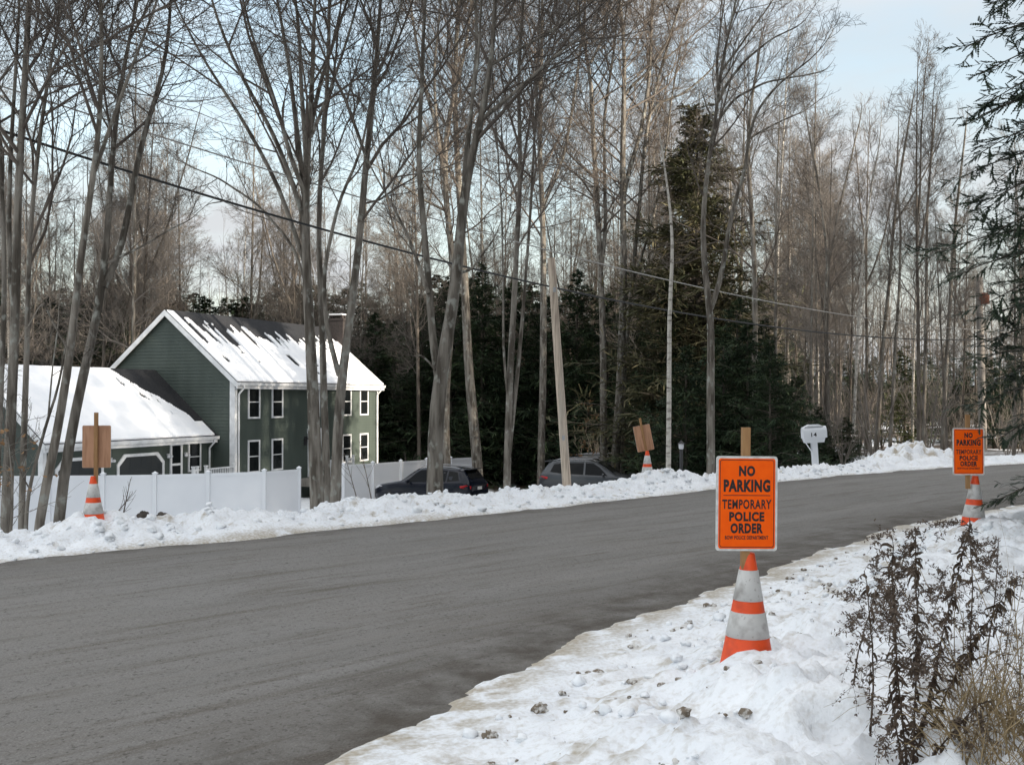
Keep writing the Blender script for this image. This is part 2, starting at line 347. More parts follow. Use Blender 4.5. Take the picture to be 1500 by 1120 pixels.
def attr_node(n, name):
    a = n.new('ShaderNodeAttribute'); a.attribute_name = name; return a
def ground_material():
    m = vary(mat('snow ground', (.86, .88, .905), .6, spec=.25), (.80, .825, .86), 2.5, bump=.5, bdist=.012, bscale=55)
    t = m.node_tree; n = t.nodes; l = t.links; bs = n['Principled BSDF']
    src = bs.inputs['Base Color'].links[0].from_socket
    for nm, c in (('dirt', (.42, .37, .295)), ('litter', (.085, .060, .040))):
        lo_ = .5 if nm == 'dirt' else .72; a = attr_node(n, nm); no = n.new('ShaderNodeTexNoise'); no.inputs['Scale'].default_value = 34 if nm == 'dirt' else 9; no.inputs['Detail'].default_value = 6
        co = n.new('ShaderNodeTexCoord'); l.new(co.outputs['Object'], no.inputs['Vector'])
        ad = n.new('ShaderNodeMath'); ad.operation = 'ADD'; l.new(a.outputs['Fac'], ad.inputs[0]); l.new(no.outputs[0], ad.inputs[1])
        r = n.new('ShaderNodeMapRange'); r.inputs[1].default_value = lo_; r.inputs[2].default_value = lo_ + .62; l.new(ad.outputs[0], r.inputs[0])
        x = n.new('ShaderNodeMix'); x.data_type = 'RGBA'; l.new(r.outputs[0], x.inputs[0]); l.new(src, x.inputs[6]); x.inputs[7].default_value = (*c, 1); src = x.outputs[2]
    l.new(src, bs.inputs['Base Color']); return m
ground = b.build('snowy_ground', ground_material())
for nm, arr in (('dirt', dirt), ('litter', litter)):
    ground.data.attributes.new(nm, 'FLOAT', 'POINT').data.foreach_set('value', arr.astype(np.float32))
tag(ground, 'snow covered ground with lumpy ploughed banks along the road', 'ground', kind='structure')

# road: one sheet under both snow edges
nrmF = np.zeros_like(FARL); tg = np.gradient(FARL, axis=0); tg /= np.linalg.norm(tg, axis=1)[:, None]; nrmF[:, 0] = tg[:, 1]; nrmF[:, 1] = -tg[:, 0]
ss = np.arange(-.6, 9.7, .3)
Pr = FARL[:, None, :] + nrmF[:, None, :] * ss[None, :, None]
nu, ns = Pr.shape[:2]; ii = (np.arange(nu - 1)[:, None] * ns + np.arange(ns - 1)[None]).ravel()
zr = .018 * (1 - ((ss[None] - 3.2) / 4) ** 2) + .012 * (fbm(Pr[..., 0] * .8, Pr[..., 1] * .8, 3, 2) - .5)
zr = np.where(ss[None] > 6.4, -.03 * (ss[None] - 6.4) + zr, zr)
b = MB(); b.add(np.stack([Pr[..., 0].ravel(), Pr[..., 1].ravel(), zr.ravel()], 1), np.stack([ii, ii + ns, ii + ns + 1, ii + 1], 1), 0, True)
def road_material():
    m = mat('asphalt', (.088, .082, .075), .82, spec=.35); t = m.node_tree; n = t.nodes; l = t.links; bs = n['Principled BSDF']
    au = attr_node(n, 'along'); as_ = attr_node(n, 'across'); cv = n.new('ShaderNodeCombineXYZ'); l.new(au.outputs['Fac'], cv.inputs[0]); l.new(as_.outputs['Fac'], cv.inputs[1])
    co = n.new('ShaderNodeTexCoord')
    def noise(vec, sx, sy, sc, det, lo, hi, rough=.55):
        mp = n.new('ShaderNodeMapping'); mp.inputs['Scale'].default_value = (sx, sy, 1); l.new(vec, mp.inputs[0])
        no = n.new('ShaderNodeTexNoise'); no.inputs['Scale'].default_value = sc; no.inputs['Detail'].default_value = det; no.inputs['Roughness'].default_value = rough; l.new(mp.outputs[0], no.inputs['Vector'])
        r = n.new('ShaderNodeMapRange'); r.inputs[1].default_value = lo; r.inputs[2].default_value = hi; l.new(no.outputs[0], r.inputs[0]); return r.outputs[0]
    def mixc(src, fac, c, amt):
        x = n.new('ShaderNodeMix'); x.data_type = 'RGBA'; mu = n.new('ShaderNodeMath'); mu.operation = 'MULTIPLY'; mu.inputs[1].default_value = amt; l.new(fac, mu.inputs[0]); l.new(mu.outputs[0], x.inputs[0])
        if isinstance(src, tuple): x.inputs[6].default_value = (*src, 1)
        else: l.new(src, x.inputs[6])
        x.inputs[7].default_value = (*c, 1); return x.outputs[2]
    c = mixc((.195, .187, .177), noise(cv.outputs[0], .10, 1.3, 1.6, 5, .38, .66), (.155, .147, .137), .95)        # wheel-track streaks
    c = mixc(c, noise(cv.outputs[0], .35, 3.2, 1.6, 6, .52, .68, .7), (.085, .068, .050), .8)                     # sandy streaks
    c = mixc(c, noise(co.outputs['Object'], 1, 1, .5, 5, .45, .7), (.185, .172, .158), .6)
    c = mixc(c, noise(co.outputs['Object'], 1, 1, 75, 4, .5, .72), (.30, .285, .265), .6)
    c = mixc(c, noise(co.outputs['Object'], 1, 1, 38, 5, .56, .68), (.062, .054, .046), .8)
    c = mixc(c, noise(cv.outputs[0], .35, 3.4, 2.0, 6, .54, .68, .7), (.105, .09, .072), .6)
    c = mixc(c, noise(cv.outputs[0], .12, 2.6, 1.3, 4, .54, .64), (.205, .195, .18), .5)
    ed = attr_node(n, 'edge'); en = noise(co.outputs['Object'], 1, 1, 2.6, 6, .30, .62, .65); mu = n.new('ShaderNodeMath'); mu.operation = 'MULTIPLY'; l.new(ed.outputs['Fac'], mu.inputs[0]); l.new(en, mu.inputs[1])
    c = mixc(c, mu.outputs[0], (.058, .046, .034), .85)
    l.new(c, bs.inputs['Base Color'])
    nb = n.new('ShaderNodeTexNoise'); nb.inputs['Scale'].default_value = 70; nb.inputs['Detail'].default_value = 4; l.new(co.outputs['Object'], nb.inputs['Vector'])
    bu = n.new('ShaderNodeBump'); bu.inputs['Strength'].default_value = .7; bu.inputs['Distance'].default_value = .012; l.new(nb.outputs[0], bu.inputs['Height']); l.new(bu.outputs[0], bs.inputs['Normal'])
    return m
road = b.build('road', road_material())
U_ = np.repeat(np.arange(nu) * .25, ns); S_ = np.tile(ss, nu)
dnr, _ = sdist(Pr[..., 0], Pr[..., 1], NEARL)
edge = np.maximum(1 - sst(dnr, .1, .9), (1 - sst(S_, .05, .5)) * .8)
for nm, arr in (('along', U_), ('across', S_), ('edge', edge)): road.data.attributes.new(nm, 'FLOAT', 'POINT').data.foreach_set('value', arr.astype(np.float32))
tag(road, 'grey asphalt road with sandy wheel tracks between snow banks', 'road', kind='structure')

# ------------------------------------------------------------------ loose clods on the verges
def blob(rng, r, sub=1):
    ph = (1 + 5 ** .5) / 2
    v = np.array([(-1, ph, 0), (1, ph, 0), (-1, -ph, 0), (1, -ph, 0), (0, -1, ph), (0, 1, ph), (0, -1, -ph), (0, 1, -ph), (ph, 0, -1), (ph, 0, 1), (-ph, 0, -1), (-ph, 0, 1)], float); v = nrm(v)
    f = np.array([(0, 11, 5), (0, 5, 1), (0, 1, 7), (0, 7, 10), (0, 10, 11), (1, 5, 9), (5, 11, 4), (11, 10, 2), (10, 7, 6), (7, 1, 8), (3, 9, 4), (3, 4, 2), (3, 2, 6), (3, 6, 8), (3, 8, 9), (4, 9, 5), (2, 4, 11), (6, 2, 10), (8, 6, 7), (9, 8, 1)])
    for _ in range(sub):
        nv = list(v); key = {}; nf = []
        def mid(a, b_):
            k = (min(a, b_), max(a, b_))
            if k not in key: key[k] = len(nv); nv.append(nrm((v[a] + v[b_]) / 2))
            return key[k]
        for a, b_, c in f:
            x, y, z = mid(a, b_), mid(b_, c), mid(c, a); nf += [(a, x, z), (b_, y, x), (c, z, y), (x, y, z)]
        v = np.array(nv); f = np.array(nf)
    k = rng.normal(size=(5, 3)) * 2.6
    d = 1 + .24 * np.sin(v @ k[0] * 1.3 + 1) + .18 * np.sin(v @ k[1] * 2.1) + .10 * np.sin(v @ k[2] * 3.0)
    return v * d[:, None] * r * np.array((1, rng.uniform(.75, 1.2), rng.uniform(.55, .85))), f
rng = np.random.default_rng(4)
def strew(n, Lp, sign, u0, u1, s0, s1, r0, r1, pw=2.2):
    bb = MB(); k = 0
    idx = rng.uniform(u0, u1, n); off = rng.uniform(s0, s1, n); rr = r0 + (r1 - r0) * rng.random(n) ** pw
    i = idx.astype(int); T = nrm(Lp[i + 1] - Lp[i]); P = Lp[i] + sign * np.stack([-T[:, 1], T[:, 0]], 1) * off[:, None]
    Z = terrain(P[:, 0], P[:, 1])
    for j in range(n):
        v, f = blob(rng, rr[j], 0 if rr[j] < .012 else 1); bb.add(v + np.array((P[j, 0], P[j, 1], Z[j] + rr[j] * .25)), f, 0, True)
    return bb
iN = int(np.argmin((NEARL[:, 0] + .8) ** 2 + (NEARL[:, 1] - 4.6) ** 2)); iN2 = int(np.argmin((NEARL[:, 0] - 5) ** 2 + (NEARL[:, 1] - 13.6) ** 2))
tag(strew(520, NEARL, -1, iN - 4, iN2, .45, 1.7, .006, .045).build('snow_clods', M['snow']), 'small white snow clods strewn along the near verge', 'snow clods', kind='stuff')
tag(strew(420, NEARL, -1, iN - 4, iN2, .40, 1.7, .004, .026, 3.2).build('dirt_clods', M['dirt']), 'brown dirt and ice lumps strewn on the near verge', 'dirt clods', kind='stuff')
iF = int(np.argmin((FARL[:, 0] + 5.5) ** 2 + (FARL[:, 1] - 9.4) ** 2)); iF2 = int(np.argmin((FARL[:, 0] - 8) ** 2 + (FARL[:, 1] - 22.8) ** 2))
tag(strew(700, FARL, 1, iF, iF2, .15, 1.3, .012, .055, 2.2).build('bank_clods', M['snow']), 'rounded ploughed snow chunks on the far bank', 'snow clods', kind='stuff')
tag(strew(60, NEARL, 1, iN, iN2, .1, 2.2, .005, .016).build('road_grit', M['stone']), 'dark grit scattered on the asphalt', 'grit', kind='stuff')
for (px, py, r, lab) in ((210, 757, .115, 'dark round stone in the snow bank nearer the orange cone by the fence'), (237, 757, .10, 'smaller dark stone in the snow bank to the right of the round stone')):
    r *= .62; D = 12.75; p = at(px, py, D); v, f = blob(rng, r, 2); bb = MB(); bb.add(v, f, 0, True); o = bb.build('stone', M['stone']); o.location = (p[0], p[1], p[2]); tag(o, lab, 'stone')
for (px, py, r, lab) in ((790, 1036, .036, 'largest dirty clod on the verge between road and near cone'), (718, 1074, .032, 'flat dirty clod on the verge closest to the bottom of the picture'), (878, 983, .028, 'tan dirty clod on the verge just left of the near cone')):
    D = 1.50 * F / (py - 582); p = at(px, py, D); v, f = blob(rng, r, 2); bb = MB(); bb.add(v, f, 0, True); o = bb.build('ice_clod', M['dirt']); o.location = (p[0], p[1], zg(p[0], p[1]) + r * .3); tag(o, lab, 'clod')

# ------------------------------------------------------------------ house
HZ = -3.1
def build_house():
    hs = empty('house', (-13.2, 52.0, HZ), math.atan2(.928, .371))
    tag(hs, 'dark green clapboard house with snowy roof and attached garage behind the white fence', 'house')
    LEN, DEP, EV, RG = 14.0, 7.92, 5.5, 8.8
    def siding(bb, x0, x1, z0, z1, place, clip=None):
        z = z0
        while z < z1 - .01:
            za = z; zb = min(z + .16, z1); a0, a1 = x0, x1
            if clip:
                a0, a1 = clip(zb); c0, c1 = clip(za)
            else: c0, c1 = a0, a1
            if c1 - c0 < .05: break
            v = [place(c0, za, .024), place(c1, za, .024), place(a1, zb, .002), place(a0, zb, .002), place(c0, za, 0), place(c1, za, 0)]
            bb.add(v, [(0, 1, 2, 3), (4, 5, 1, 0)]); z = zb
    w = MB()
    siding(w, 0, LEN, -.6, EV, lambda s, z, o: (s, -o, z))
    sl = (RG - EV) / (DEP / 2)
    clipm = lambda z: (0, DEP) if z <= EV else ((z - EV) / sl, DEP - (z - EV) / sl)
    siding(w, 0, DEP, -.6, RG - .1, lambda s, z, o: (-o, DEP - s, z), clipm)
    siding(w, 0, DEP, -.6, RG - .1, lambda s, z, o: (LEN + o, s, z), clipm)
    w.poly([(LEN, DEP, -.6), (0, DEP, -.6), (0, DEP, EV), (LEN, DEP, EV)])
    w.build('wall', M['siding'], hs)
    def roof(name, x0, x1, yf, dep, ev, rg, oh=.32, rk=.22, th=.16):
        yr = yf + dep / 2; s = (rg - ev) / (dep / 2); bb = MB()
        for sg in (1, -1):
            ye = yr - sg * (dep / 2 + oh); ze = ev - s * oh
            lo = [(x0 - rk, ye, ze), (x1 + rk, ye, ze), (x1 + rk, yr, rg), (x0 - rk, yr, rg)]
            if sg < 0: lo = lo[::-1]
            bb.hexa([*lo, *[(a, b_, c + th) for a, b_, c in lo]])
        return bb.build(name, M['shingle'], hs), s
    r1, s1 = roof('roof', 0, LEN, 0, DEP, EV, RG)
    # snow lying on the front slope, melted in stripes near the ridge
    def snow(parent, x0, x1, yf, dep, ev, rg, oh, th, keep, res=.06):
        s = (rg - ev) / (dep / 2); y0 = yf - oh; y1 = yf + dep / 2
        nx = int((x1 - x0) / res); ny = int((y1 - y0) / res); gx = np.linspace(x0, x1, nx + 1); gy = np.linspace(y0, y1, ny + 1)
        GX, GY = np.meshgrid(gx, gy); cx = (GX[:-1, :-1] + GX[1:, 1:]) / 2; cy = (GY[:-1, :-1] + GY[1:, 1:]) / 2
        k = keep(cx, (cy - y0) / (y1 - y0))
        base = ev + s * (GY - yf) + th
        top = base + .05 + .03 * fbm(GX * 1.5, GY * 1.5, 7, 3)
        id_ = np.arange((nx + 1) * (ny + 1)).reshape(ny + 1, nx + 1); bb = MB(); n0 = id_.size
        v = np.concatenate([np.stack([GX.ravel(), GY.ravel(), top.ravel()], 1), np.stack([GX.ravel(), GY.ravel(), base.ravel() - .01], 1)])
        q = np.stack([id_[:-1, :-1], id_[:-1, 1:], id_[1:, 1:], id_[1:, :-1]], -1); fs = [q[k]]
        kp = np.pad(k, 1)
        for dy, dx, a, c in ((-1, 0, 0, 1), (0, 1, 1, 2), (1, 0, 2, 3), (0, -1, 3, 0)):
            edge_ = k & ~kp[1 + dy:1 + dy + k.shape[0], 1 + dx:1 + dx + k.shape[1]]
            e = q[edge_]; fs.append(np.stack([e[:, a], e[:, a] + n0, e[:, c] + n0, e[:, c]], 1))
        bb.add(v, np.concatenate(fs)); return bb.build('snow', M['roofsnow'], parent)
    def keep_main(x, v):
        n = vnoise(x * 4.4 + 3, v * 1.1, 3) ; n2 = fbm(x * .5, v * 2, 9, 3); st = vnoise(x * 5.2, v * 1.2 + 5, 13)
        lim = .76 - .10 * sst(x, 3, 10) + .16 * (n2 - .5) + .26 * (n - .45)
        k = v < lim
        k &= ~((v > .42) & (v < .82) & (st > .64 + .25 * sst(v, .62, .42)))
        k &= ~((v > .12) & (v < .42) & (vnoise(x * 1.5, v * 7, 31) > .90))
        k |= (x < .28) & (v < .97)
        return k
    snow(r1, -.2, LEN + .2, 0, DEP, EV, RG, .30, .16, keep_main)
    # trim
    cb = .16
    for (x, y, dx, dy) in ((0, 0, -1, -1), (LEN, 0, 1, -1)):
        t = MB()
        t.box((min(x - .02, x + dx * .035) if dx < 0 else x - cb, -.035, -.5), (x + cb if dx < 0 else x + .035, .0, EV - .22))
        t.box((x - .035 if dx < 0 else x - .001, .001, -.5), (x + .001 if dx < 0 else x + .035, cb + .1, EV - .05))
        t.build('corner_board', M['white'], hs)
    def rakes(x0, x1, yf, dep, ev, rg, oh, name='rake_board'):
        s = (rg - ev) / (dep / 2); yr = yf + dep / 2
        for xo in (x0 - .225, x1 + .20):
            bb = MB()
            for sg in (1, -1):
                ye = yr - sg * (dep / 2 + oh); ze = ev - s * oh
                pts = [(ye, ze - .16), (yr, rg - .16), (yr, rg + .13), (ye, ze + .13)]
                bb.prism(pts if sg > 0 else pts[::-1], 'x', xo - .012, xo + .028)
            bb.build(name, M['white'], hs)
    rakes(0, LEN, 0, DEP, EV, RG, .33)
    def gutter(x0, x1, yf, ev, s, oh, ends, zb):
        z = ev - s * oh; g = MB(); y = yf - oh
        g.prism([(y - .13, z + .13), (y - .10, z - .02), (y - .012, z - .02), (y - .012, z + .13)], 'x', x0 - .2, x1 + .2)
        g.prism([(y + .0, z - .03), (y + .03, z - .03), (y + .03, z - .17), (y, z - .17)], 'x', x0 - .19, x1 + .19)
        g.box((x0 - .18, y + .03, z - .16), (x1 + .18, yf - .02, z - .13)); g.build('gutter', M['white'], hs)
        for x in ends:
            d = MB(); d.tube([(x, y - .06, z), (x, y - .06, z - .12), (x, yf - .08, z - .42), (x, yf - .08, z - .6), (x, yf - .08, zb)], .05, 8); d.build('downspout', M['white'], hs)
    gutter(0, LEN, 0, EV, s1, .32, (.22, LEN - .2), 0)
    def window(x, y, z0, z1, wd, door=False):
        bb = MB(); f = .085; a, c = x - wd / 2, x + wd / 2; o = y - .055
        bb.box((a, o, z0), (a + f, y, z1)); bb.box((c - f, o, z0), (c, y, z1)); bb.box((a + f, o, z1 - f), (c - f, y, z1)); bb.box((a + f, o - .02, z0), (c - f, y, z0 + f))
        zm = (z0 + z1) / 2; bb.box((a + f, o + .015, zm - .022), (c - f, y, zm + .022))
        wn = bb.build('window', M['white'], hs)
        p = MB(); p.box((a + f, y - .025, z0 + f), (c - f, y - .003, zm - .022)); p.box((a + f, y - .025, zm + .022), (c - f, y - .003, z1 - f)); p.build('pane', M['glass'], wn)
    for x in (1.5, 3.5, 10.35, 12.3):
        window(x, -.02, 3.62, 5.24, .98); window(x, -.02, .98, 2.58, .98)
    window(7.0, -.02, 3.62, 5.24, .98)
    d = MB(); d.box((6.35, -.07, .45), (6.55, -.02, 2.75)); d.box((7.45, -.07, .45), (7.65, -.02, 2.75)); d.box((6.3, -.09, 2.75), (7.7, -.02, 3.0)); fd = d.build('front_door', M['white'], hs)
    d = MB(); d.box((6.55, -.05, .45), (7.45, -.021, 2.75)); d.build('door_leaf', M['glass'], fd)
    for x in (6.05, 7.95):
        l_ = MB(); l_.box((x - .07, -.16, 2.15), (x + .07, -.03, 2.45)); l_.prism([(x - .1, 2.45), (x + .1, 2.45), (x, 2.6)], 'y', -.19, -.02); l_.build('wall_lantern', M['plastic'], hs)
    def railing(x0, x1, y, zb, zt, step=.13):
        r = MB(); r.box((x0, y - .035, zt - .06), (x1, y + .035, zt)); r.box((x0, y - .02, zb + .1), (x1, y + .02, zb + .15))
        x = x0 + .09
        while x < x1 - .05: r.box((x - .018, y - .018, zb + .15), (x + .018, y + .018, zt - .06)); x += step
        for x in (x0 - .055, x1 + .055):
            r.box((x - .055, y - .055, 0), (x + .055, y + .055, zt + .1)); r.box((x - .075, y - .075, zt + .1), (x + .075, y + .075, zt + .15))
        return r
    p = MB(); p.box((5.6, -1.7, 0), (8.4, -.04, .42)); p.box((6.3, -2.3, 0), (7.7, -1.7, .2)); pc = p.build('front_porch', M['poledark'], hs)
    railing(5.7, 6.25, -1.62, .42, 1.4).build('railing', M['white'], pc); railing(7.75, 8.3, -1.62, .42, 1.4).build('railing', M['white'], pc)
    # chimney outside the far gable
    c = MB(); c.box((LEN + .03, 2.4, -.5), (LEN + .75, 3.5, 9.3)); c.box((LEN - .01, 2.34, 9.3), (LEN + .80, 3.56, 9.45)); c.box((LEN + .1, 2.5, 9.57), (LEN + .7, 3.4, 9.65))
    for yy in (2.5, 3.3): c.box((LEN + .15, yy, 9.45), (LEN + .3, yy + .1, 9.57)); c.box((LEN + .5, yy, 9.45), (LEN + .65, yy + .1, 9.57))
    ch = c.build('chimney', M['brick'], hs); c = MB(); c.box((LEN + .09, 2.49, 9.652), (LEN + .71, 3.41, 9.73)); c.build('snow', M['roofsnow'], ch)
    # garage wing
    GL, GF, GD, GE, GR = 10.6, 1.25, 6.9, 2.95, 5.85
    w = MB(); siding(w, -GL, 0, -.5, GE, lambda s, z, o: (s, GF - o, z))
    slg = (GR - GE) / (GD / 2); cl = lambda z: (0, GD) if z <= GE else ((z - GE) / slg, GD - (z - GE) / slg)
    siding(w, 0, GD, -.5, GR - .1, lambda s, z, o: (-GL - o, GF + GD - s, z), cl)
    w.poly([(0, GF + GD, -.5), (-GL, GF + GD, -.5), (-GL, GF + GD, GE), (0, GF + GD, GE)]); w.build('garage_wall', M['siding'], hs)
    r2, s2 = roof('garage_roof', -GL, -.23, GF, GD, GE, GR)
    def keep_g(x, v):
        n = fbm(x * 1.2, v * 5, 17, 3)
        lim = -.85 - 2.3 * sst(v, .2, 1.0) + .5 * (n - .5)
        k = (x < lim) & (v < .985)
        k |= (v < .16 + .05 * n) & (x < -.25)
        k &= ~((x > lim - .9) & (vnoise(x * 7, v * 12, 19) > .8) & (v > .3))
        return k
    snow(r2, -GL - .2, -.03, GF, GD, GE, GR, .30, .16, keep_g)
    bb = MB(); yr = GF + GD / 2
    for sg in (1, -1):
        ye = yr - sg * (GD / 2 + .33); ze = GE - slg * .33
        pts = [(ye, ze - .16), (yr, GR - .16), (yr, GR + .13), (ye, ze + .13)]; bb.prism(pts if sg > 0 else pts[::-1], 'x', -GL - .237, -GL - .197)
    bb.build('rake_board', M['white'], hs)
    gutter(-GL, -.25, GF, GE, slg, .32, (-.35, ), 0)
    t = MB(); t.box((-GL - .035, GF - .035, -.5), (-GL + .16, GF, GE - .2)); t.box((-GL - .036, GF + .001, -.5), (-GL, GF + .2, GE - .05)); t.build('corner_board', M['white'], hs)
    def garage_door(x0, x1, zt):
        f, cmf = .13, .42
        outer = [(x0, 0), (x0 + f, 0), (x0 + f, zt - f - cmf * .9), (x0 + f + cmf, zt - f), (x1 - f - cmf, zt - f), (x1 - f, zt - f - cmf * .9), (x1 - f, 0), (x1, 0), (x1, zt - cmf), (x1 - cmf, zt), (x0 + cmf, zt), (x0, zt - cmf)]
        bb = MB(); y0, y1 = GF - .07, GF - .02
        quads = [(0, 1, 2, 11), (11, 2, 3, 10), (10, 3, 4, 9), (9, 4, 5, 8), (8, 5, 6, 7)]
        for q in quads: bb.prism([outer[i] for i in q], 'y', y0, y1)
        g = bb.build('garage_door', M['white'], hs)
        inn = [outer[1], outer[6], outer[5], outer[4], outer[3], outer[2]]
        d_ = MB(); d_.prism(inn, 'y', GF - .04, GF - .021)
        for z in (.5, 1.0, 1.5): d_.box((x0 + f, GF - .05, z - .012), (x1 - f, GF - .041, z + .012))
        n_ = 4
        for i in range(1, n_):
            xx = x0 + f + (x1 - x0 - 2 * f) * i / n_; d_.box((xx - .012, GF - .049, 0), (xx + .012, GF - .0405, zt - f - .05))
        d_.build('door_leaf', M['gdoor'], g)
    garage_door(-6.55, -3.55, 2.22); garage_door(-10.0, -7.35, 2.22)
    window(-1.42, GF - .02, 1.2, 2.58, .92)
    d = MB(); a, c = -3.15, -2.3; zt = 2.58
    d.box((a, GF - .07, .5), (a + .12, GF - .02, zt)); d.box((c - .12, GF - .07, .5), (c, GF - .02, zt)); d.box((a + .12, GF - .07, zt - .12), (c - .12, GF - .02, zt)); d.box((a + .12, GF - .06, .5), (c - .12, GF - .02, .85)); d.box((a + .12, GF - .06, 1.55), (c - .12, GF - .02, 1.65))
    dr = d.build('side_door', M['white'], hs); d = MB(); d.box((a + .12, GF - .045, .85), (c - .12, GF - .021, 1.55)); d.box((a + .12, GF - .045, 1.65), (c - .12, GF - .021, zt - .12)); d.build('pane', M['glass'], dr)
    for x in (-3.45 + .15, -1.98 - .1, -6.95):
        l_ = MB(); l_.box((x - .05, GF - .12, 2.02), (x + .05, GF - .02, 2.12)); l_.lathe([(.02, -.06), (.07, -.05), (.085, .02), (.05, .06), (.0, .07)], 10, 0, (x - .09, GF - .16, 1.98)); l_.lathe([(.02, -.06), (.07, -.05), (.085, .02), (.05, .06), (.0, .07)], 10, 0, (x + .09, GF - .16, 1.98)); l_.build('floodlight', M['lamp'], hs)
    p = MB(); p.box((-3.3, -.25, 0), (-.3, GF - .03, .48)); pp = p.build('side_porch', M['poledark'], hs)
    railing(-2.35, -.4, -.2, .48, 1.42).build('railing', M['white'], pp)
    railing(-3.25, -3.1, -.2, .48, 1.42).build('railing', M['white'], pp)
build_house()

# ------------------------------------------------------------------ white vinyl fences
def fence(pts, label, tall=1.83):
    """pts: list of (px, top py, D) of posts"""
    root = empty('vinyl_fence', (0, 0, 0)); P = [at(*p) for p in pts]
    root.location = (P[0][0], P[0][1], P[0][2] - tall); o0 = np.array(root.location)
    tag(root, label, 'fence')
    P = [p - o0 for p in P]
    for p in P:
        bb = MB(); w = .065; zb = p[2] - tall - .5
        bb.box((p[0] - w, p[1] - w, zb), (p[0] + w, p[1] + w, p[2] + .04)); bb.box((p[0] - w - .02, p[1] - w - .02, p[2] + .04), (p[0] + w + .02, p[1] + w + .02, p[2] + .065))
        q = w + .01; bb.add([(p[0] - q, p[1] - q, p[2] + .065), (p[0] + q, p[1] - q, p[2] + .065), (p[0] + q, p[1] + q, p[2] + .065), (p[0] - q, p[1] + q, p[2] + .065), (p[0], p[1], p[2] + .12)], [(0, 1, 4), (1, 2, 4), (2, 3, 4), (3, 0, 4)])
        bb.build('post', M['vinyl'], root)
    for a, c in zip(P[:-1], P[1:]):
        d = nrm((c - a)[:2]); n = np.array((-d[1], d[0])); bb = MB()
        def slab(t0, t1, za, zb, th):
            A = a + (c - a) * t0; B = a + (c - a) * t1; v = []
            for dz in (za, zb):
                for q, sg in ((A, -1), (B, -1), (B, 1), (A, 1)): v.append((q[0] + n[0] * th * sg, q[1] + n[1] * th * sg, q[2] + dz))
            bb.hexa(v)
        L = np.linalg.norm(c - a); e = .066 / L
        slab(e, 1 - e, -.11, 0, .035); slab(e, 1 - e, -tall, -tall + .12, .035)
        slab(e, 1 - e, -tall + .12, -.11, .018)
        bb.build('panel', M['vinyl'], root)
fence([(-90, 698, 35.2), (-5, 697, 35.6), (72, 696.5, 36), (151, 696, 36.4), (227, 695, 37), (305, 693, 37.5), (387, 690.5, 38), (438, 687, 39.6)], 'white vinyl privacy fence in front of the garage behind the left orange cone')
fence([(503, 681, 46.5), (546, 678.5, 47.6), (587, 676, 48.8), (625, 673.5, 50), (660, 671.5, 51.2), (694, 669.5, 52.6)], 'white vinyl fence running behind the navy car and right of the front walk')

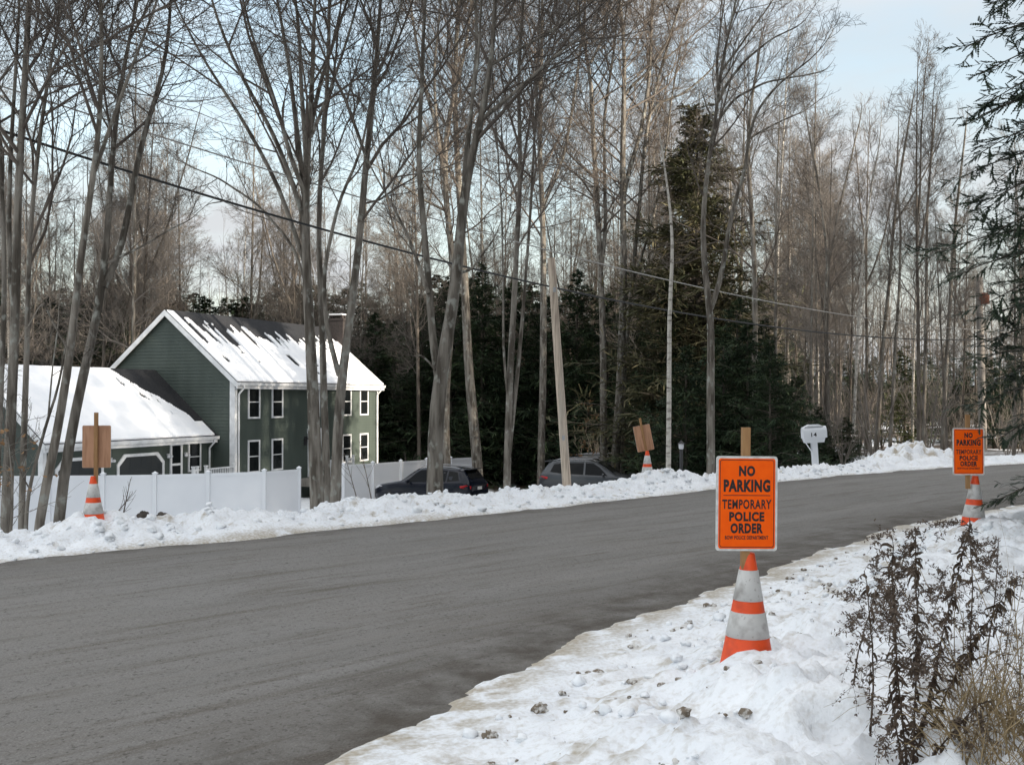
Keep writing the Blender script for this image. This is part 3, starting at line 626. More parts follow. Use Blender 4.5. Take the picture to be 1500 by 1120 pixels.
# ------------------------------------------------------------------ cars
def make_car(name, label, paint, x, y, z, rz, tailc=True, hatch=True):
    root = empty(name, (x, y, z), rz); tag(root, label, 'car')
    # stations along the length, nose at x = 0: x, zbottom, zbelt, ztop, half width at belt, half width at top
    st = [(0.0, .42, .62, .66, .60, .55), (.06, .30, .74, .80, .76, .66), (.35, .24, .88, .93, .87, .72), (.95, .24, .97, 1.03, .905, .75), (1.32, .24, 1.02, 1.10, .915, .74),
          (1.75, .24, 1.03, 1.40, .92, .66), (2.10, .24, 1.035, 1.60, .92, .61), (2.6, .24, 1.05, 1.665, .92, .60), (3.2, .24, 1.07, 1.66, .92, .595), (3.8, .26, 1.10, 1.62, .91, .58), (4.12, .30, 1.12, 1.57, .895, .565), (4.38, .34, 1.10, 1.20, .86, .62), (4.47, .40, .98, 1.04, .83, .66), (4.5, .48, .74, .78, .78, .62)]
    K = len(st); V = []
    for (sx, zb, zl, zt, wb, wt) in st:
        half = [(0, zb), (wb * .86, zb), (wb * .97, zb + .10), (wb * 1.0, zb + .5 * (zl - zb)), (wb * .99, zl - .03), (wb * .97, zl), (wt + .05, zl + .86 * (zt - zl)), (wt * .86, zt - .006), (0, zt + .012)]
        V += [(sx, yy, zz) for yy, zz in half] + [(sx, -yy, zz) for yy, zz in half[-2:0:-1]]
    n = 16; f = []
    for k in range(K - 1):
        for j in range(n): f.append((k * n + j, k * n + (j + 1) % n, (k + 1) * n + (j + 1) % n, (k + 1) * n + j))
    bb = MB(); bb.add(V, f, 0, True); bb.f.append(np.array([list(range(n))])); bb.m.append(np.array([0])); bb.sm.append(np.array([False]))
    bb.f.append(np.array([[(K - 1) * n + j for j in range(n)][::-1]])); bb.m.append(np.array([0])); bb.sm.append(np.array([False]))
    body = bb.build('body', paint, root)
    def side_y(xx, zz):
        xsn = [s[0] for s in st]; g = lambda i: np.interp(xx, xsn, [s[i] for s in st])
        zl, zt, wb, wt = g(2), g(3), g(4), g(5)
        return wb * .97 + (wt + .05 - wb * .97) * np.clip((zz - zl) / (.86 * (zt - zl)), 0, 1)
    wins = [[(1.62, 1.06), (2.55, 1.09), (2.55, 1.56), (2.22, 1.54), (1.98, 1.40)], [(2.63, 1.095), (3.42, 1.12), (3.42, 1.545), (2.63, 1.565)], [(3.50, 1.125), (4.02, 1.19), (3.88, 1.49), (3.50, 1.54)]]
    for sg in (1, -1):
        for wv in wins:
            P = np.array([(a, sg * (side_y(a, c) + .010), c) for a, c in wv]); g = MB(); g.poly(P if sg < 0 else P[::-1]); Q = P.copy(); Q[:, 1] -= sg * .03
            nn = len(P)
            for i in range(nn): g.add([P[i], P[(i + 1) % nn], Q[(i + 1) % nn], Q[i]], [(0, 1, 2, 3)])
            g.build('side_window', M['carglass'], body)
    def slope_glass(i0, i1, t0, t1, nm, off):
        rows = []
        for t in np.linspace(t0, t1, 5):
            q = i0 + t * (i1 - i0); a = int(min(q, K - 2)); r = q - a; s_ = [st[a][i] * (1 - r) + st[a + 1][i] * r for i in range(6)]
            rows.append([(s_[0] + off[0], yy, s_[3] + off[1] + (.012 if abs(yy) < .3 else .0)) for yy in (-s_[5] * .86, -.3, .3, s_[5] * .86)])
        v = np.array(rows).reshape(-1, 3); ff = [(r * 4 + c, r * 4 + c + 1, r * 4 + c + 5, r * 4 + c + 4) for r in range(4) for c in range(3)]
        g = MB(); g.add(v, ff, 0, True); g.add(v - np.array((off[0], 0, off[1] + .0)) * 1.5, [q_[::-1] for q_ in ff], 0, True); g.build(nm, M['carglass'], body)
    slope_glass(4, 6, .15, .95, 'windshield', (-.012, .014)); slope_glass(10, 11, .06, .92, 'rear_window', (.014, .010))
    # trim and lamps
    for sg in (1, -1):
        g = MB(); g.tube([(2.15, sg * .55, 1.64), (2.3, sg * .555, 1.71), (3.7, sg * .545, 1.69), (3.95, sg * .54, 1.63)], .018, 6); g.build('roof_rail', M['steel'], root)
        g = MB(); P = [(4.10, sg * .915, .98), (4.38, sg * .885, 1.02), (4.50, sg * .74, .97), (4.50, sg * .74, .86), (4.36, sg * .89, .87), (4.12, sg * .922, .90)]
        Q = [(a, c * .93, d) for a, c, d in P]; nn = 6; g.poly(P); g.poly(Q[::-1])
        for i in range(nn): g.add([P[i], P[(i + 1) % nn], Q[(i + 1) % nn], Q[i]], [(0, 1, 2, 3)])
        g.build('tail_light', M['tail'], root)
        g = MB(); P = [(.03, sg * .62, .70), (.10, sg * .785, .74), (.50, sg * .895, .86), (.30, sg * .87, .90), (.04, sg * .66, .80)]; Q = [(a + .06, c * .9, d) for a, c, d in P]; nn = 5; g.poly(P); g.poly(Q[::-1])
        for i in range(nn): g.add([P[i], P[(i + 1) % nn], Q[(i + 1) % nn], Q[i]], [(0, 1, 2, 3)])
        g.build('headlight', M['lamp'], root)
        g = MB(); g.lathe([(.0, -.10), (.06, -.09), (.085, 0), (.06, .09), (0, .10)], 10); v_ = g.v[0]; v_[:] = v_[:, [0, 2, 1]] * np.array((.6, 1.1, 1)) + np.array((1.78, sg * 1.02, 1.10)); g.build('wing_mirror', paint, root)
        g = MB(); g.box((.5, sg * .87 - .05, .22), (4.1, sg * .87 + .05, .34)); g.build('sill', M['plastic'], root)
        for wx in (.92, 3.62):
            g = MB(); prof = [(.20, -.11), (.33, -.10), (.345, -.04), (.345, .04), (.33, .10), (.20, .11)]; g.lathe(prof, 24); g.v[0][:] = g.v[0][:, [0, 2, 1]] + np.array((wx, sg * .80, .345)); wh = g.build('wheel', M['rubber'], root)
            g = MB(); g.lathe([(0, .112), (.07, .115), (.20, .105), (.215, .06)], 24); g.v[0][:] = g.v[0][:, [0, 2, 1]] * np.array((1, sg, 1)) + np.array((wx, sg * .80, .345)); g.build('rim', M['steel'], wh)
    g = MB(); g.box((4.42, -.80, .36), (4.56, .80, .62)); g.build('rear_bumper', M['plastic'], root)
    g = MB(); g.box((4.505, -.17, .80), (4.525, .17, .92)); g.build('number_plate', M['signwhite'], root)
    g = MB(); g.box((4.06, -.52, 1.585), (4.32, .52, 1.615)); g.build('roof_spoiler', paint, root)
    g = MB(); g.box((-.03, -.55, .30), (.05, .55, .52)); g.build('grille', M['plastic'], root)
    return root
p = at(562, 700, 45.5); make_car('parked_car', 'black navy estate style car seen from its tail light end beside the white fence', M['navy'], p[0], 45.5, HZ + .20, math.radians(-26))
p = at(940, 700, 47.0); make_car('parked_car', 'grey hatchback car facing right behind the leaning wooden pole', M['greycar'], p[0] + .1, 45.0, HZ + .40, math.radians(180 - 14))
p = at(962, 700, 51.5); make_car('parked_car', 'black car mostly hidden behind the grey hatchback', M['blackcar'], p[0], 50.5, HZ + .30, math.radians(180 - 24))

# ------------------------------------------------------------------ poles and cables
def pole(name, base, top, D, w0, w1, label, m, zb):
    t = at(*top, D); bp = at(*base, D); d = nrm(t - bp); k = (zb - bp[2]) / d[2]; b0 = bp + d * k
    root = empty(name, tuple(b0)); tag(root, label, 'utility pole'); g = MB(); n = 12
    P = [b0 + (t - b0) * s for s in np.linspace(0, 1, n)]; g.tube(np.array(P) - b0, np.linspace(w0, w1, n), 14); g.build('shaft', m, root); return root, t, b0
pr, ptop, pb = pole('utility_pole', (830, 705), (807.5, 378), 23.2, .098, .080, 'pale wooden pole leaning left in front of the grey parked car', M['greywood'], -1.6)
g = MB(); q = at(812, 425, 23.2) - pb; g.box((q[0] - .03, q[1] - .16, q[2] - .05), (q[0] + .03, q[1] - .08, q[2] + .05)); g.build('cable_clamp', M['steel'], pr)
g = MB(); q = at(825, 640, 23.2) - pb; g.box((q[0] - .03, q[1] - .115, q[2] - .06), (q[0] + .03, q[1] - .095, q[2] + .04)); g.build('number_tag', M['steel'], pr)
pr2, ptop2, pb2 = pole('utility_pole', (1440, 660), (1434, 405), 40.0, .15, .115, 'grey upright utility pole behind the right hand orange sign', M['poledark'], -1.0)
g = MB(); q = at(1443, 437, 39.7) - pb2; g.lathe([(.0, -.22), (.14, -.2), (.15, .12), (.10, .2), (0, .21)], 12, 0, tuple(q)); g.box((q[0] - .2, q[1] - .03, q[2] - .02), (q[0] + .12, q[1] + .03, q[2] + .03)); g.build('bracket_box', M['redleaf'], pr2)
g = MB(); q = at(1436, 492, 39.7) - pb2; g.box((q[0] - .12, q[1] - .03, q[2] - .05), (q[0] + .12, q[1] + .1, q[2] + .05)); g.build('cable_clamp', M['plastic'], pr2)
def cable(pts, r, label, m):
    P = np.array([at(*p) for p in pts]); d = np.concatenate([[0], np.cumsum(np.linalg.norm(np.diff(P, axis=0), axis=1))]); u = np.linspace(0, d[-1], 60)
    # smooth polynomial through the points
    Q = np.stack([np.polyval(np.polyfit(d, P[:, i], 3), u) for i in range(3)], 1); g = MB(); g.tube(Q, r, 6); tag(g.build('overhead_cable', m), label, 'cable')
cable([(-150, 138, 13), (0, 190, 15), (130, 235, 16.4), (350, 300, 18.2), (530, 350, 19.8), (700, 395, 21.6), (815, 426, 23.05), (1040, 467, 27), (1240, 489, 32.5), (1436, 492, 39.7), (1560, 487, 44)], .020, 'thick black cable sagging from upper left past the leaning pole', M['cable'])
cable([(-150, 85, 15), (0, 123, 16.5), (215, 190, 18), (430, 257, 19.6), (640, 325, 21.6), (800, 363, 23.6), (930, 400, 26), (1130, 446, 31), (1250, 463, 34), (1436, 480, 39.9), (1560, 492, 44)], .013, 'thin grey cable running above the thick black cable', M['palecable'])

# lamp post
p = at(998, 695, 25.5); lp = empty('lamp_post', (p[0], p[1], -.9)); tag(lp, 'small black lamp post standing between two pale trunks beyond the snow bank', 'lamp post')
zt = at(998, 658, 25.5)[2] + .9
g = MB(); g.tube([(0, 0, 0), (0, 0, zt)], .04, 10); g.lathe([(.06, 0), (.06, .3), (.045, .34)], 10); g.build('post', M['plastic'], lp)
g = MB(); g.lathe([(.03, 0), (.055, .02), (.065, .13)], 6, 0, (0, 0, zt)); ln = g.build('lantern', M['lamp'], lp); g = MB(); g.lathe([(.09, .13), (.035, .18), (0, .22)], 6, 0, (0, 0, zt)); g.build('cap', M['plastic'], ln)

# ------------------------------------------------------------------ lettering
def text_mesh(txt, w, hgt, bold=.018):
    cu = bpy.data.curves.new('txt', 'FONT'); cu.body = txt; cu.align_x = 'CENTER'; cu.align_y = 'CENTER'; cu.size = 1; cu.offset = bold; cu.resolution_u = 3; cu.space_character = 1.12
    o = bpy.data.objects.new('txt', cu); C.objects.link(o); dg = bpy.context.evaluated_depsgraph_get(); me = bpy.data.meshes.new_from_object(o.evaluated_get(dg)); bpy.data.objects.remove(o)
    v = np.empty(len(me.vertices) * 3); me.vertices.foreach_get('co', v); v = v.reshape(-1, 3); lo, hi = v.min(0), v.max(0)
    v = (v - (lo + hi) / 2) * np.array((w / (hi[0] - lo[0]), hgt / (hi[1] - lo[1]), 0)); fs = [tuple(p_.vertices) for p_ in me.polygons]; bpy.data.meshes.remove(me)
    return v, fs
def add_text(bb, txt, w, hgt, cx, cz, y, bold=.018, mat_=0):
    v, fs = text_mesh(txt, w, hgt, bold); b0 = bb.n; bb.v.append(np.stack([v[:, 0] + cx, np.full(len(v), y), v[:, 1] + cz], 1)); bb.n += len(v)
    for f in fs: bb.f.append(np.array([f]) + b0); bb.m.append(np.array([mat_])); bb.sm.append(np.array([False]))
def rrect(w, hgt, r, n=5):
    out = []
    for cx, cz, a0 in ((w / 2 - r, hgt / 2 - r, 0), (-w / 2 + r, hgt / 2 - r, 90), (-w / 2 + r, -hgt / 2 + r, 180), (w / 2 - r, -hgt / 2 + r, 270)):
        for i in range(n + 1): a = math.radians(a0 + 90 * i / n); out.append((cx + r * math.cos(a), cz + r * math.sin(a)))
    return out
# ------------------------------------------------------------------ cones and signs
def make_cone(px, D, ztop, label, lean=(0, 0)):
    x = (px - 750) / F * D; Hc = .74
    root = empty('traffic_cone', (x, D, ztop - Hc)); root.rotation_euler = (lean[0], lean[1], .2); tag(root, label, 'traffic cone')
    R = lambda d: .029 + .186 * d                       # radius at depth d under the top
    b = MB(); b.lathe([(R(.0) - .008, Hc - .004), (R(0) - .002, Hc), (R(0), Hc - .006), (R(.10), Hc - .10), (R(.35), Hc - .35), (R(.70), Hc - .70), (R(.70) + .012, .038)], 32); b.build('body', M['coneor'], root)
    b = MB(); b.prism([(c, d) for c, d in rrect(.37, .37, .05)], 'z', 0, .035); b.build('base', M['coneor'], root)
    for a, c in ((.082, .227), (.283, .402)):
        b = MB(); b.lathe([(R(a) - .001, Hc - a + .001), (R(a) + .0025, Hc - a), (R(c) + .0025, Hc - c), (R(c) - .001, Hc - c - .001)], 32); b.build('reflective_band', M['coneband'], root)
    return root
def make_sign(px, D, zc, ztop, zbot, label, rz=0.0, tilt=0.0, front=True):
    x = (px - 750) / F * D; w, hgt = .300, .457
    root = empty('parking_sign', (x, D, zbot)); root.rotation_euler = (0, tilt, rz); tag(root, label, 'sign'); zc -= zbot; zt = ztop - zbot
    b = MB(); b.box((-.019, .004, 0), (.019, .040, zt)); b.build('stake', M['stake'], root)
    b = MB(); b.prism([(a, c + zc) for a, c in rrect(w, hgt, .014)], 'y', -.006, .003); bd = b.build('board', [M['signwhite']] if front else [M['signwhite']], root)
    b = MB(); b.prism([(a, c + zc) for a, c in rrect(w - .002, hgt - .002, .014)], 'y', .0032, .0040); b.build('plywood_back', M['ply'], bd)
    b = MB(); b.prism([(a, c + zc) for a, c in rrect(w - .022, hgt - .022, .012)], 'y', -.0068, -.0060); b.build('sheeting', M['orange'], bd)
    y = -.0076; k = hgt / 138.0; top = zc + hgt / 2; L = MB()
    ro, ri = rrect(w - .034, hgt - .034, .012), rrect(w - .040, hgt - .040, .0095)
    for i in range(len(ro)):
        j = (i + 1) % len(ro); L.poly([(ro[i][0], y, ro[i][1] + zc), (ri[i][0], y, ri[i][1] + zc), (ri[j][0], y, ri[j][1] + zc), (ro[j][0], y, ro[j][1] + zc)])
    for txt, cy, hh, ww, bo in (('NO', 21.5, 15.5, 24, .055), ('PARKING', 43, 18.5, 69, .055), ('TEMPORARY', 70, 14, 73, .028), ('POLICE', 88, 14, 52, .05), ('ORDER', 105, 15, 48, .05), ('BOW POLICE DEPARTMENT', 118.5, 5.6, 64, .03)):
        add_text(L, txt, ww * k, hh * k, 0, top - cy * k, y, bo)
    L.poly([(-.115, y, top - 57.6 * k), (.115, y, top - 57.6 * k), (.115, y, top - 56.6 * k), (-.115, y, top - 56.6 * k)])
    L.build('lettering', M['black'], bd)
    return root
make_cone(1092, 5.33, .795, 'closest traffic cone standing in the snow mound of the near verge', (0, .02))
make_sign(1092, 5.30, at(0, 737, 5.30)[2], at(0, 626, 5.30)[2], .72, 'orange no parking sign on a stake in the closest cone', math.radians(3), math.radians(.6))
cone_r = make_cone(1423, 10.7, .785, 'traffic cone on the near verge at the right partly behind dead weeds', (0, .05))
make_sign(1418, 10.66, at(0, 661, 10.66)[2], at(0, 607, 10.66)[2], .66, 'smaller looking orange no parking sign at the right beyond the weeds', math.radians(-4), math.radians(0))
make_cone(137.5, 11.8, at(0, 697, 11.8)[2], 'traffic cone in the far snow bank before the white fence', (0, 0))
make_sign(142, 11.83, at(0, 654, 11.8)[2], at(0, 604, 11.8)[2], .55, 'brown plywood back of a sign on the cone by the white fence', math.radians(186), 0)
make_cone(948, 19.3, at(0, 660, 19.3)[2], 'far traffic cone on the snow bank right of the grey car', (0, 0))
make_sign(948, 19.34, at(0, 641, 19.3)[2], at(0, 611, 19.3)[2], .50, 'brown plywood back of a tilted sign on the far cone', math.radians(180), math.radians(11))

# ------------------------------------------------------------------ mailbox
D = 23.6; p = at(1197, 685, D); mbx = empty('mailbox', (p[0] - .02, D, -.2)); mbx.rotation_euler = (0, math.radians(-3.5), 0); tag(mbx, 'white post mailbox with house number on the far snow bank', 'mailbox')
zt = at(0, 641, D)[2] + .2
g = MB(); g.box((-.06, -.06, -.4), (.06, .06, zt)); g.add([(-.06, -.05, zt - .30), (-.06, .05, zt - .30), (-.22, .05, zt - .02), (-.22, -.05, zt - .02), (-.06, -.05, zt - .02), (-.06, .05, zt - .02)], [(0, 1, 2, 3)]); g.prism([(-.20, zt - .10), (.20, zt - .10), (.23, zt - .0), (-.23, zt)], 'y', -.09, .09); g.build('post', M['vinyl'], mbx)
arc = [(-.115 * math.cos(a), .13 + .115 * math.sin(a)) for a in np.linspace(0, math.pi, 9)]
g = MB(); g.prism([(.115, 0)] + [(-c, d) for c, d in arc][0:0] + [(-.115, 0)] + arc, 'x', -.23, .23) if False else g.prism([(-.115, 0), *arc, (.115, 0)][::-1], 'x', -.24, .24); g.v[0][:, 2] += zt; bx = g.build('box', M['vinyl'], mbx)
g = MB(); g.prism([(-.122, .0), *[(a * 1.06, c * 1.02) for a, c in arc], (.122, 0)][::-1], 'x', .24, .262); g.v[0][:, 2] += zt; g.build('door', M['vinyl'], mbx)
g = MB(); add_text(g, '14', .12, .085, -.02, zt + .075, -.1165, .03); g.build('house_number', M['black'], bx)
g = MB(); g.prism([(-.20, zt + .245), (.2, zt + .245), (.12, zt + .285), (-.1, zt + .29)], 'y', -.075, .075); g.build('snow', M['snow'], bx)

# ------------------------------------------------------------------ bare trees traced in the photo
def resample(P, R, K):
    d = np.concatenate([[0], np.cumsum(np.linalg.norm(np.diff(P, axis=0), axis=1))]); u = np.linspace(0, d[-1], K)
    Q = np.stack([np.interp(u, d, P[:, i]) for i in range(3)], 1); R = np.interp(u, d, R)
    for _ in range(2): Q[1:-1] = (Q[:-2] + 2 * Q[1:-1] + Q[2:]) / 4
    return Q, R
def branches(P, R, rng, dens, tw, lim=(.18, .97), spread=(.45, .95), len1=.30, levels=4):
    """limbs, branches and twigs on stems P (n,K,3)"""
    bb = MB(); AA = []; RAA = []
    Hs = lambda t, L: np.clip(len1 * L * (1.12 - .75 * t), .35, 5.0)
    for k in range(len(P)):
        L = np.linalg.norm(np.diff(P[k], axis=0), axis=1).sum(); lo = lim[0] if (k == 0 or L > 5) else .12
        m1 = int(np.clip(L * (lim[1] - lo) * 2.1 * dens, 3, 40)); q, r_ = grow(P[k:k + 1], R[k:k + 1], rng, m1, lo, lim[1], Hs, spread, .05, 8, .12, .0085, .006); AA.append(q); RAA.append(r_)
    A = np.concatenate(AA); RA = np.concatenate(RAA)
    B, RB = grow(A, RA, rng, max(6, int(10 * min(dens, 1.0))), .15, .98, lambda t, L: np.clip(L * (.66 - .38 * t), .22, 2.2), (.5, 1.0), .05, 6, .15, .0085, .0042, lref=1.5)
    Cc, RC = grow(B, RB, rng, 7, .15, 1.0, lambda t, L: np.clip(L * (.68 - .4 * t), .16, 1.1), (.45, .9), .06, 5, .13, .008, tw, lref=.8)
    bb.add(*tubes(A, RA, 5), 0, True); bb.add(*tubes(B, RB, 4), 0, True); bb.add(*tubes(Cc, RC, 3), 0, True)
    if levels > 3:
        Dd, RD = grow(Cc, RC, rng, 4, .25, 1.0, lambda t, L: np.clip(L * (.7 - .35 * t), .10, .55), (.45, .9), .05, 3, .12, .008, tw * .8, lref=.5)
        bb.add(*tubes(Dd, RD, 3), 0, True)
    return bb
def traced_tree(label, D, stems, seed, dens=1.0, bark='bark', name='bare_tree', lim=(.30, .97), ext=6.0, tw=.0038, len1=.30, foot=None, spread=(.45, .95), levels=4):
    """stems: (list of (px,py), width px at foot, width px at end[, depth offset, ext])"""
    rng = np.random.default_rng(seed); b0 = at(*stems[0][0][0], D); gz = zg(b0[0], b0[1]) - .15
    root = empty(name, (b0[0], b0[1], gz)); o0 = np.array((b0[0], b0[1], gz)); tag(root, label, 'tree')
    tk = MB(); PP = []; RR = []
    for si, s in enumerate(stems):
        pts, w0, w1 = s[:3]; dd = s[3] if len(s) > 3 else 0.0; ex = s[4] if len(s) > 4 else ext
        n = len(pts); L = []
        for i, q in enumerate(pts):
            e = (i / max(1, n - 1)); L.append(at(q[0], q[1], D + dd * (e if si else e)))
        L = np.array(L); R = np.linspace(w0, w1 * .72, n) * D / F / 2 * (.70 if pts[0][0] < 120 else .84)
        if si == 0:
            f0 = L[0].copy(); f0[2] = gz - .2; L = np.vstack([f0, L]); R = np.concatenate([[R[0] * 1.25], R])
        if ex > 0:
            d = nrm(L[-1] - L[-2]); a = L[-1]
            for k in range(4):
                d = nrm(d + np.array((0, 0, .22)) + rng.normal(size=3) * .07); a = a + d * ex / 4; L = np.vstack([L, a]); R = np.append(R, R[-1] * .68)
        else: R[-1] *= .6
        Q, R = resample(L - o0, R, 30)
        Q = Q + np.cumsum(rng.normal(size=Q.shape) * .006, 0) * (np.linspace(0, 1, 30)[:, None])
        PP.append(Q); RR.append(R); tk.add(*tubes(Q[None], R[None], 10), 0, True)
    tk.build('trunk', M[bark], root)
    branches(np.array(PP), np.array(RR), rng, dens, tw, lim, spread, len1, levels).build('crown', M['twig'], root)
    return root
T = traced_tree
T('thick grey trunk at the left edge in front of the garage gable', 14.2, [([(8, 775), (13, 680), (18, 585), (22, 480), (25, 357), (30, 214), (37, 125), (43, 0)], 24, 15), ([(22, 470), (12, 360), (14, 250), (22, 120), (28, 0)], 12, 8, .8)], 1, 1.25, lim=(.38, .97), len1=.26)
T('pale thin trunk cut by the left picture edge', 16.5, [([(-6, 760), (0, 600), (4, 523), (8, 400), (5, 300), (-2, 160), (-6, 0)], 13, 9)], 2, 1.1, lim=(.38, .97))
T('slim trunk second from the left edge crossing the garage rake', 14.8, [([(31, 775), (36, 594), (39, 540), (41, 416), (46, 320), (58, 200), (74, 100), (95, 0)], 14, 8)], 3, 1.3, lim=(.3, .97))
T('thin sapling forking low beside the leaning trunks at the left', 14.0, [([(38, 735), (54, 666), (71, 608), (86, 565), (95, 500), (110, 420), (118, 350)], 8, 3, 0, 1.5), ([(71, 608), (76, 540), (84, 470), (86, 400)], 4, 2, .3, .8)], 4, .6, lim=(.2, .95), len1=.2)
T('leaning trunk just left of the cone by the fence rooted closest to the road', 13.6, [([(52, 772), (77, 676), (93, 580), (104, 523), (111, 451), (117, 390), (132, 303), (139, 250), (150, 196), (152, 143), (153, 71), (152, 0)], 20, 11), ([(139, 250), (160, 190), (185, 120), (215, 40), (230, 0)], 8, 5, .8), ([(104, 520), (75, 470), (60, 440), (0, 540)], 5, 2, -.8, 0)], 5, 1.2, lim=(.42, .97), len1=.27)
T('forked trunk crossing the snowy garage roof behind the plywood sign', 15.0, [([(84, 752), (103, 644), (121, 548), (139, 487), (150, 423), (157, 380), (160, 304), (164, 214), (175, 140), (190, 60), (200, 0)], 23, 8), ([(152, 420), (175, 386), (193, 279), (211, 190), (229, 143), (246, 71), (250, 0)], 13, 7, .7), ([(125, 540), (128, 520), (131, 512)], 6, 4, -.3, 0), ([(158, 385), (200, 365), (262, 330), (285, 318)], 5, 2, -.5, 1.0)], 6, 1.25, lim=(.40, .97), len1=.26)
T('many stemmed maple with fan shaped crown in front of the house right half', 19.5, [([(466, 738), (462, 680), (460, 620), (458, 560), (455, 480), (450, 420), (448, 321), (450, 250), (453, 196), (458, 171), (461, 71), (464, 0)], 25, 8),
    ([(453, 200), (462, 150), (474, 105), (490, 60), (510, 0)], 9, 6, .8), ([(449, 250), (448, 214), (441, 125), (439, 36), (432, 0)], 10, 6, -.6), ([(448, 300), (436, 200), (425, 107), (414, 43), (405, 0)], 10, 6, .7),
    ([(448, 330), (418, 236), (389, 171), (350, 107), (321, 36), (310, 0)], 9, 5, -.8), ([(448, 390), (407, 268), (354, 171), (300, 89), (270, 30)], 9, 4, .5), ([(455, 200), (461, 189), (493, 107), (521, 18)], 8, 5, -1), ([(449, 290), (425, 230), (405, 150), (370, 60), (355, 0)], 8, 5, -1.4), ([(456, 440), (430, 360), (380, 300), (320, 260), (280, 245)], 6, 3, 1.0, 1.5)], 7, .95, lim=(.32, .97), len1=.34)
T('dark middle trunk close behind the fan crowned maple', 20.6, [([(480, 735), (477, 650), (474, 560), (472, 480), (468, 400), (466, 330), (470, 250), (478, 160), (480, 60), (484, 0)], 14, 7)], 8, 1.0, lim=(.4, .97))
T('forked trunk right of the fan crowned maple before the far house windows', 19.0, [([(490, 735), (495, 635), (498, 558), (505, 526), (514, 462), (521, 400), (532, 304), (537, 232), (546, 154), (554, 107), (552, 54), (559, 0)], 19, 8), ([(497, 550), (484, 504), (476, 462), (474, 400), (496, 296), (528, 232), (540, 170)], 10, 5, -.8, 3.0), ([(553, 110), (570, 70), (585, 20), (590, 0)], 6, 4, .6)], 9, 1.2, lim=(.36, .97), len1=.27)
T('largest trunk rooted in the snow bank and hiding the navy car nose', 16.2, [([(637, 727), (637, 648), (640, 584), (646, 541), (656, 490), (665, 441), (672, 390), (677, 304), (683, 250), (694, 214), (706, 171), (719, 107), (724, 36), (727, 0)], 29, 9),
    ([(643, 560), (634, 515), (630, 441), (624, 370), (617, 286), (611, 232), (617, 161), (620, 89), (624, 0)], 15, 8, .6), ([(681, 262), (688, 190), (692, 143), (699, 71), (696, 0)], 9, 6, .6), ([(679, 290), (680, 235), (688, 170), (702, 90), (706, 0)], 8, 5, -.6), ([(706, 175), (754, 136), (804, 89), (850, 55)], 8, 4, -.8, 2), ([(719, 95), (769, 68), (826, 36), (870, 5)], 6, 4, .6, 2),
    ([(671, 400), (690, 395), (705, 375), (722, 350)], 6, 3, -.6, .8), ([(628, 430), (600, 350), (575, 300), (550, 255)], 7, 4, .8, 2), ([(640, 545), (620, 520), (606, 522)], 4, 2, -.5, .2)], 10, 1.0, lim=(.40, .97), len1=.27)
T('mossy forked trunk standing behind the navy car just right of the largest trunk', 48.0, [([(655, 690), (651, 602), (655, 538), (664, 450), (664, 370), (653, 304), (650, 214), (658, 161), (666, 132), (683, 80), (690, 0)], 15, 7), ([(651, 230), (647, 207), (626, 143), (611, 71), (600, 0)], 8, 5, .8), ([(650, 260), (640, 190), (635, 110), (645, 0)], 7, 4, -.8), ([(655, 310), (615, 290), (575, 260), (545, 240)], 5, 3, -.5, 1.5)], 11, 1.0, lim=(.35, .97), len1=.3, tw=.0062, ext=8.0)
T('dark trunk leaning left over the navy car roof', 49.0, [([(701, 690), (692, 602), (685, 524), (683, 459), (680, 399), (676, 330), (670, 240), (665, 150), (668, 60), (672, 0)], 19, 9)], 12, .9, lim=(.45, .97), tw=.0062, ext=8.0)
T('three stemmed tree in front of the hemlocks left of the pole', 25.0, [([(742, 712), (746, 584), (748, 513), (753, 441), (757, 340), (763, 250), (757, 150), (760, 60), (764, 0)], 13, 6), ([(743, 690), (758, 549), (764, 488), (769, 416), (778, 300), (785, 150), (790, 0)], 8, 5, .6), ([(745, 590), (739, 540), (737, 495), (737, 406), (735, 300), (728, 200), (722, 100)], 5, 3, -.6, 2)], 13, 1.0, lim=(.35, .97))
T('straight trunk directly left of the leaning pole top', 49.0, [([(792, 690), (796, 549), (796, 441), (796, 375), (795, 304), (790, 232), (792, 161), (794, 71), (794, 0)], 13, 7), ([(795, 304), (811, 264), (826, 232), (840, 150), (852, 60), (858, 0)], 7, 4, .8)], 14, .95, lim=(.40, .97), tw=.0062, ext=8.0)
T('grey lichened trunk directly above the grey car windscreen', 49.5, [([(884, 690), (884, 548), (883, 466), (879, 400), (877, 340), (870, 232), (866, 161), (865, 89), (850, 60), (843, 0)], 13, 6), ([(865, 92), (874, 78), (888, 43), (892, 0)], 5, 3, .5), ([(879, 400), (888, 340), (886, 286), (884, 171), (900, 70), (905, 0)], 8, 4, .8)], 15, 1.0, lim=(.38, .97), tw=.0062, ext=8.0)
T('tall lichened trunk with arching right fork left of the far cone', 48.5, [([(900, 690), (909, 565), (911, 482), (914, 416), (912, 286), (912, 179), (913, 136), (915, 71), (907, 0)], 16, 7), ([(913, 290), (920, 250), (934, 214), (945, 161), (952, 107), (954, 36), (958, 0)], 9, 5, .6), ([(913, 142), (930, 120), (945, 111), (974, 71), (995, 15)], 6, 3, -.6, 2)], 16, 1.0, lim=(.42, .97), len1=.3, tw=.0062, ext=8.0)
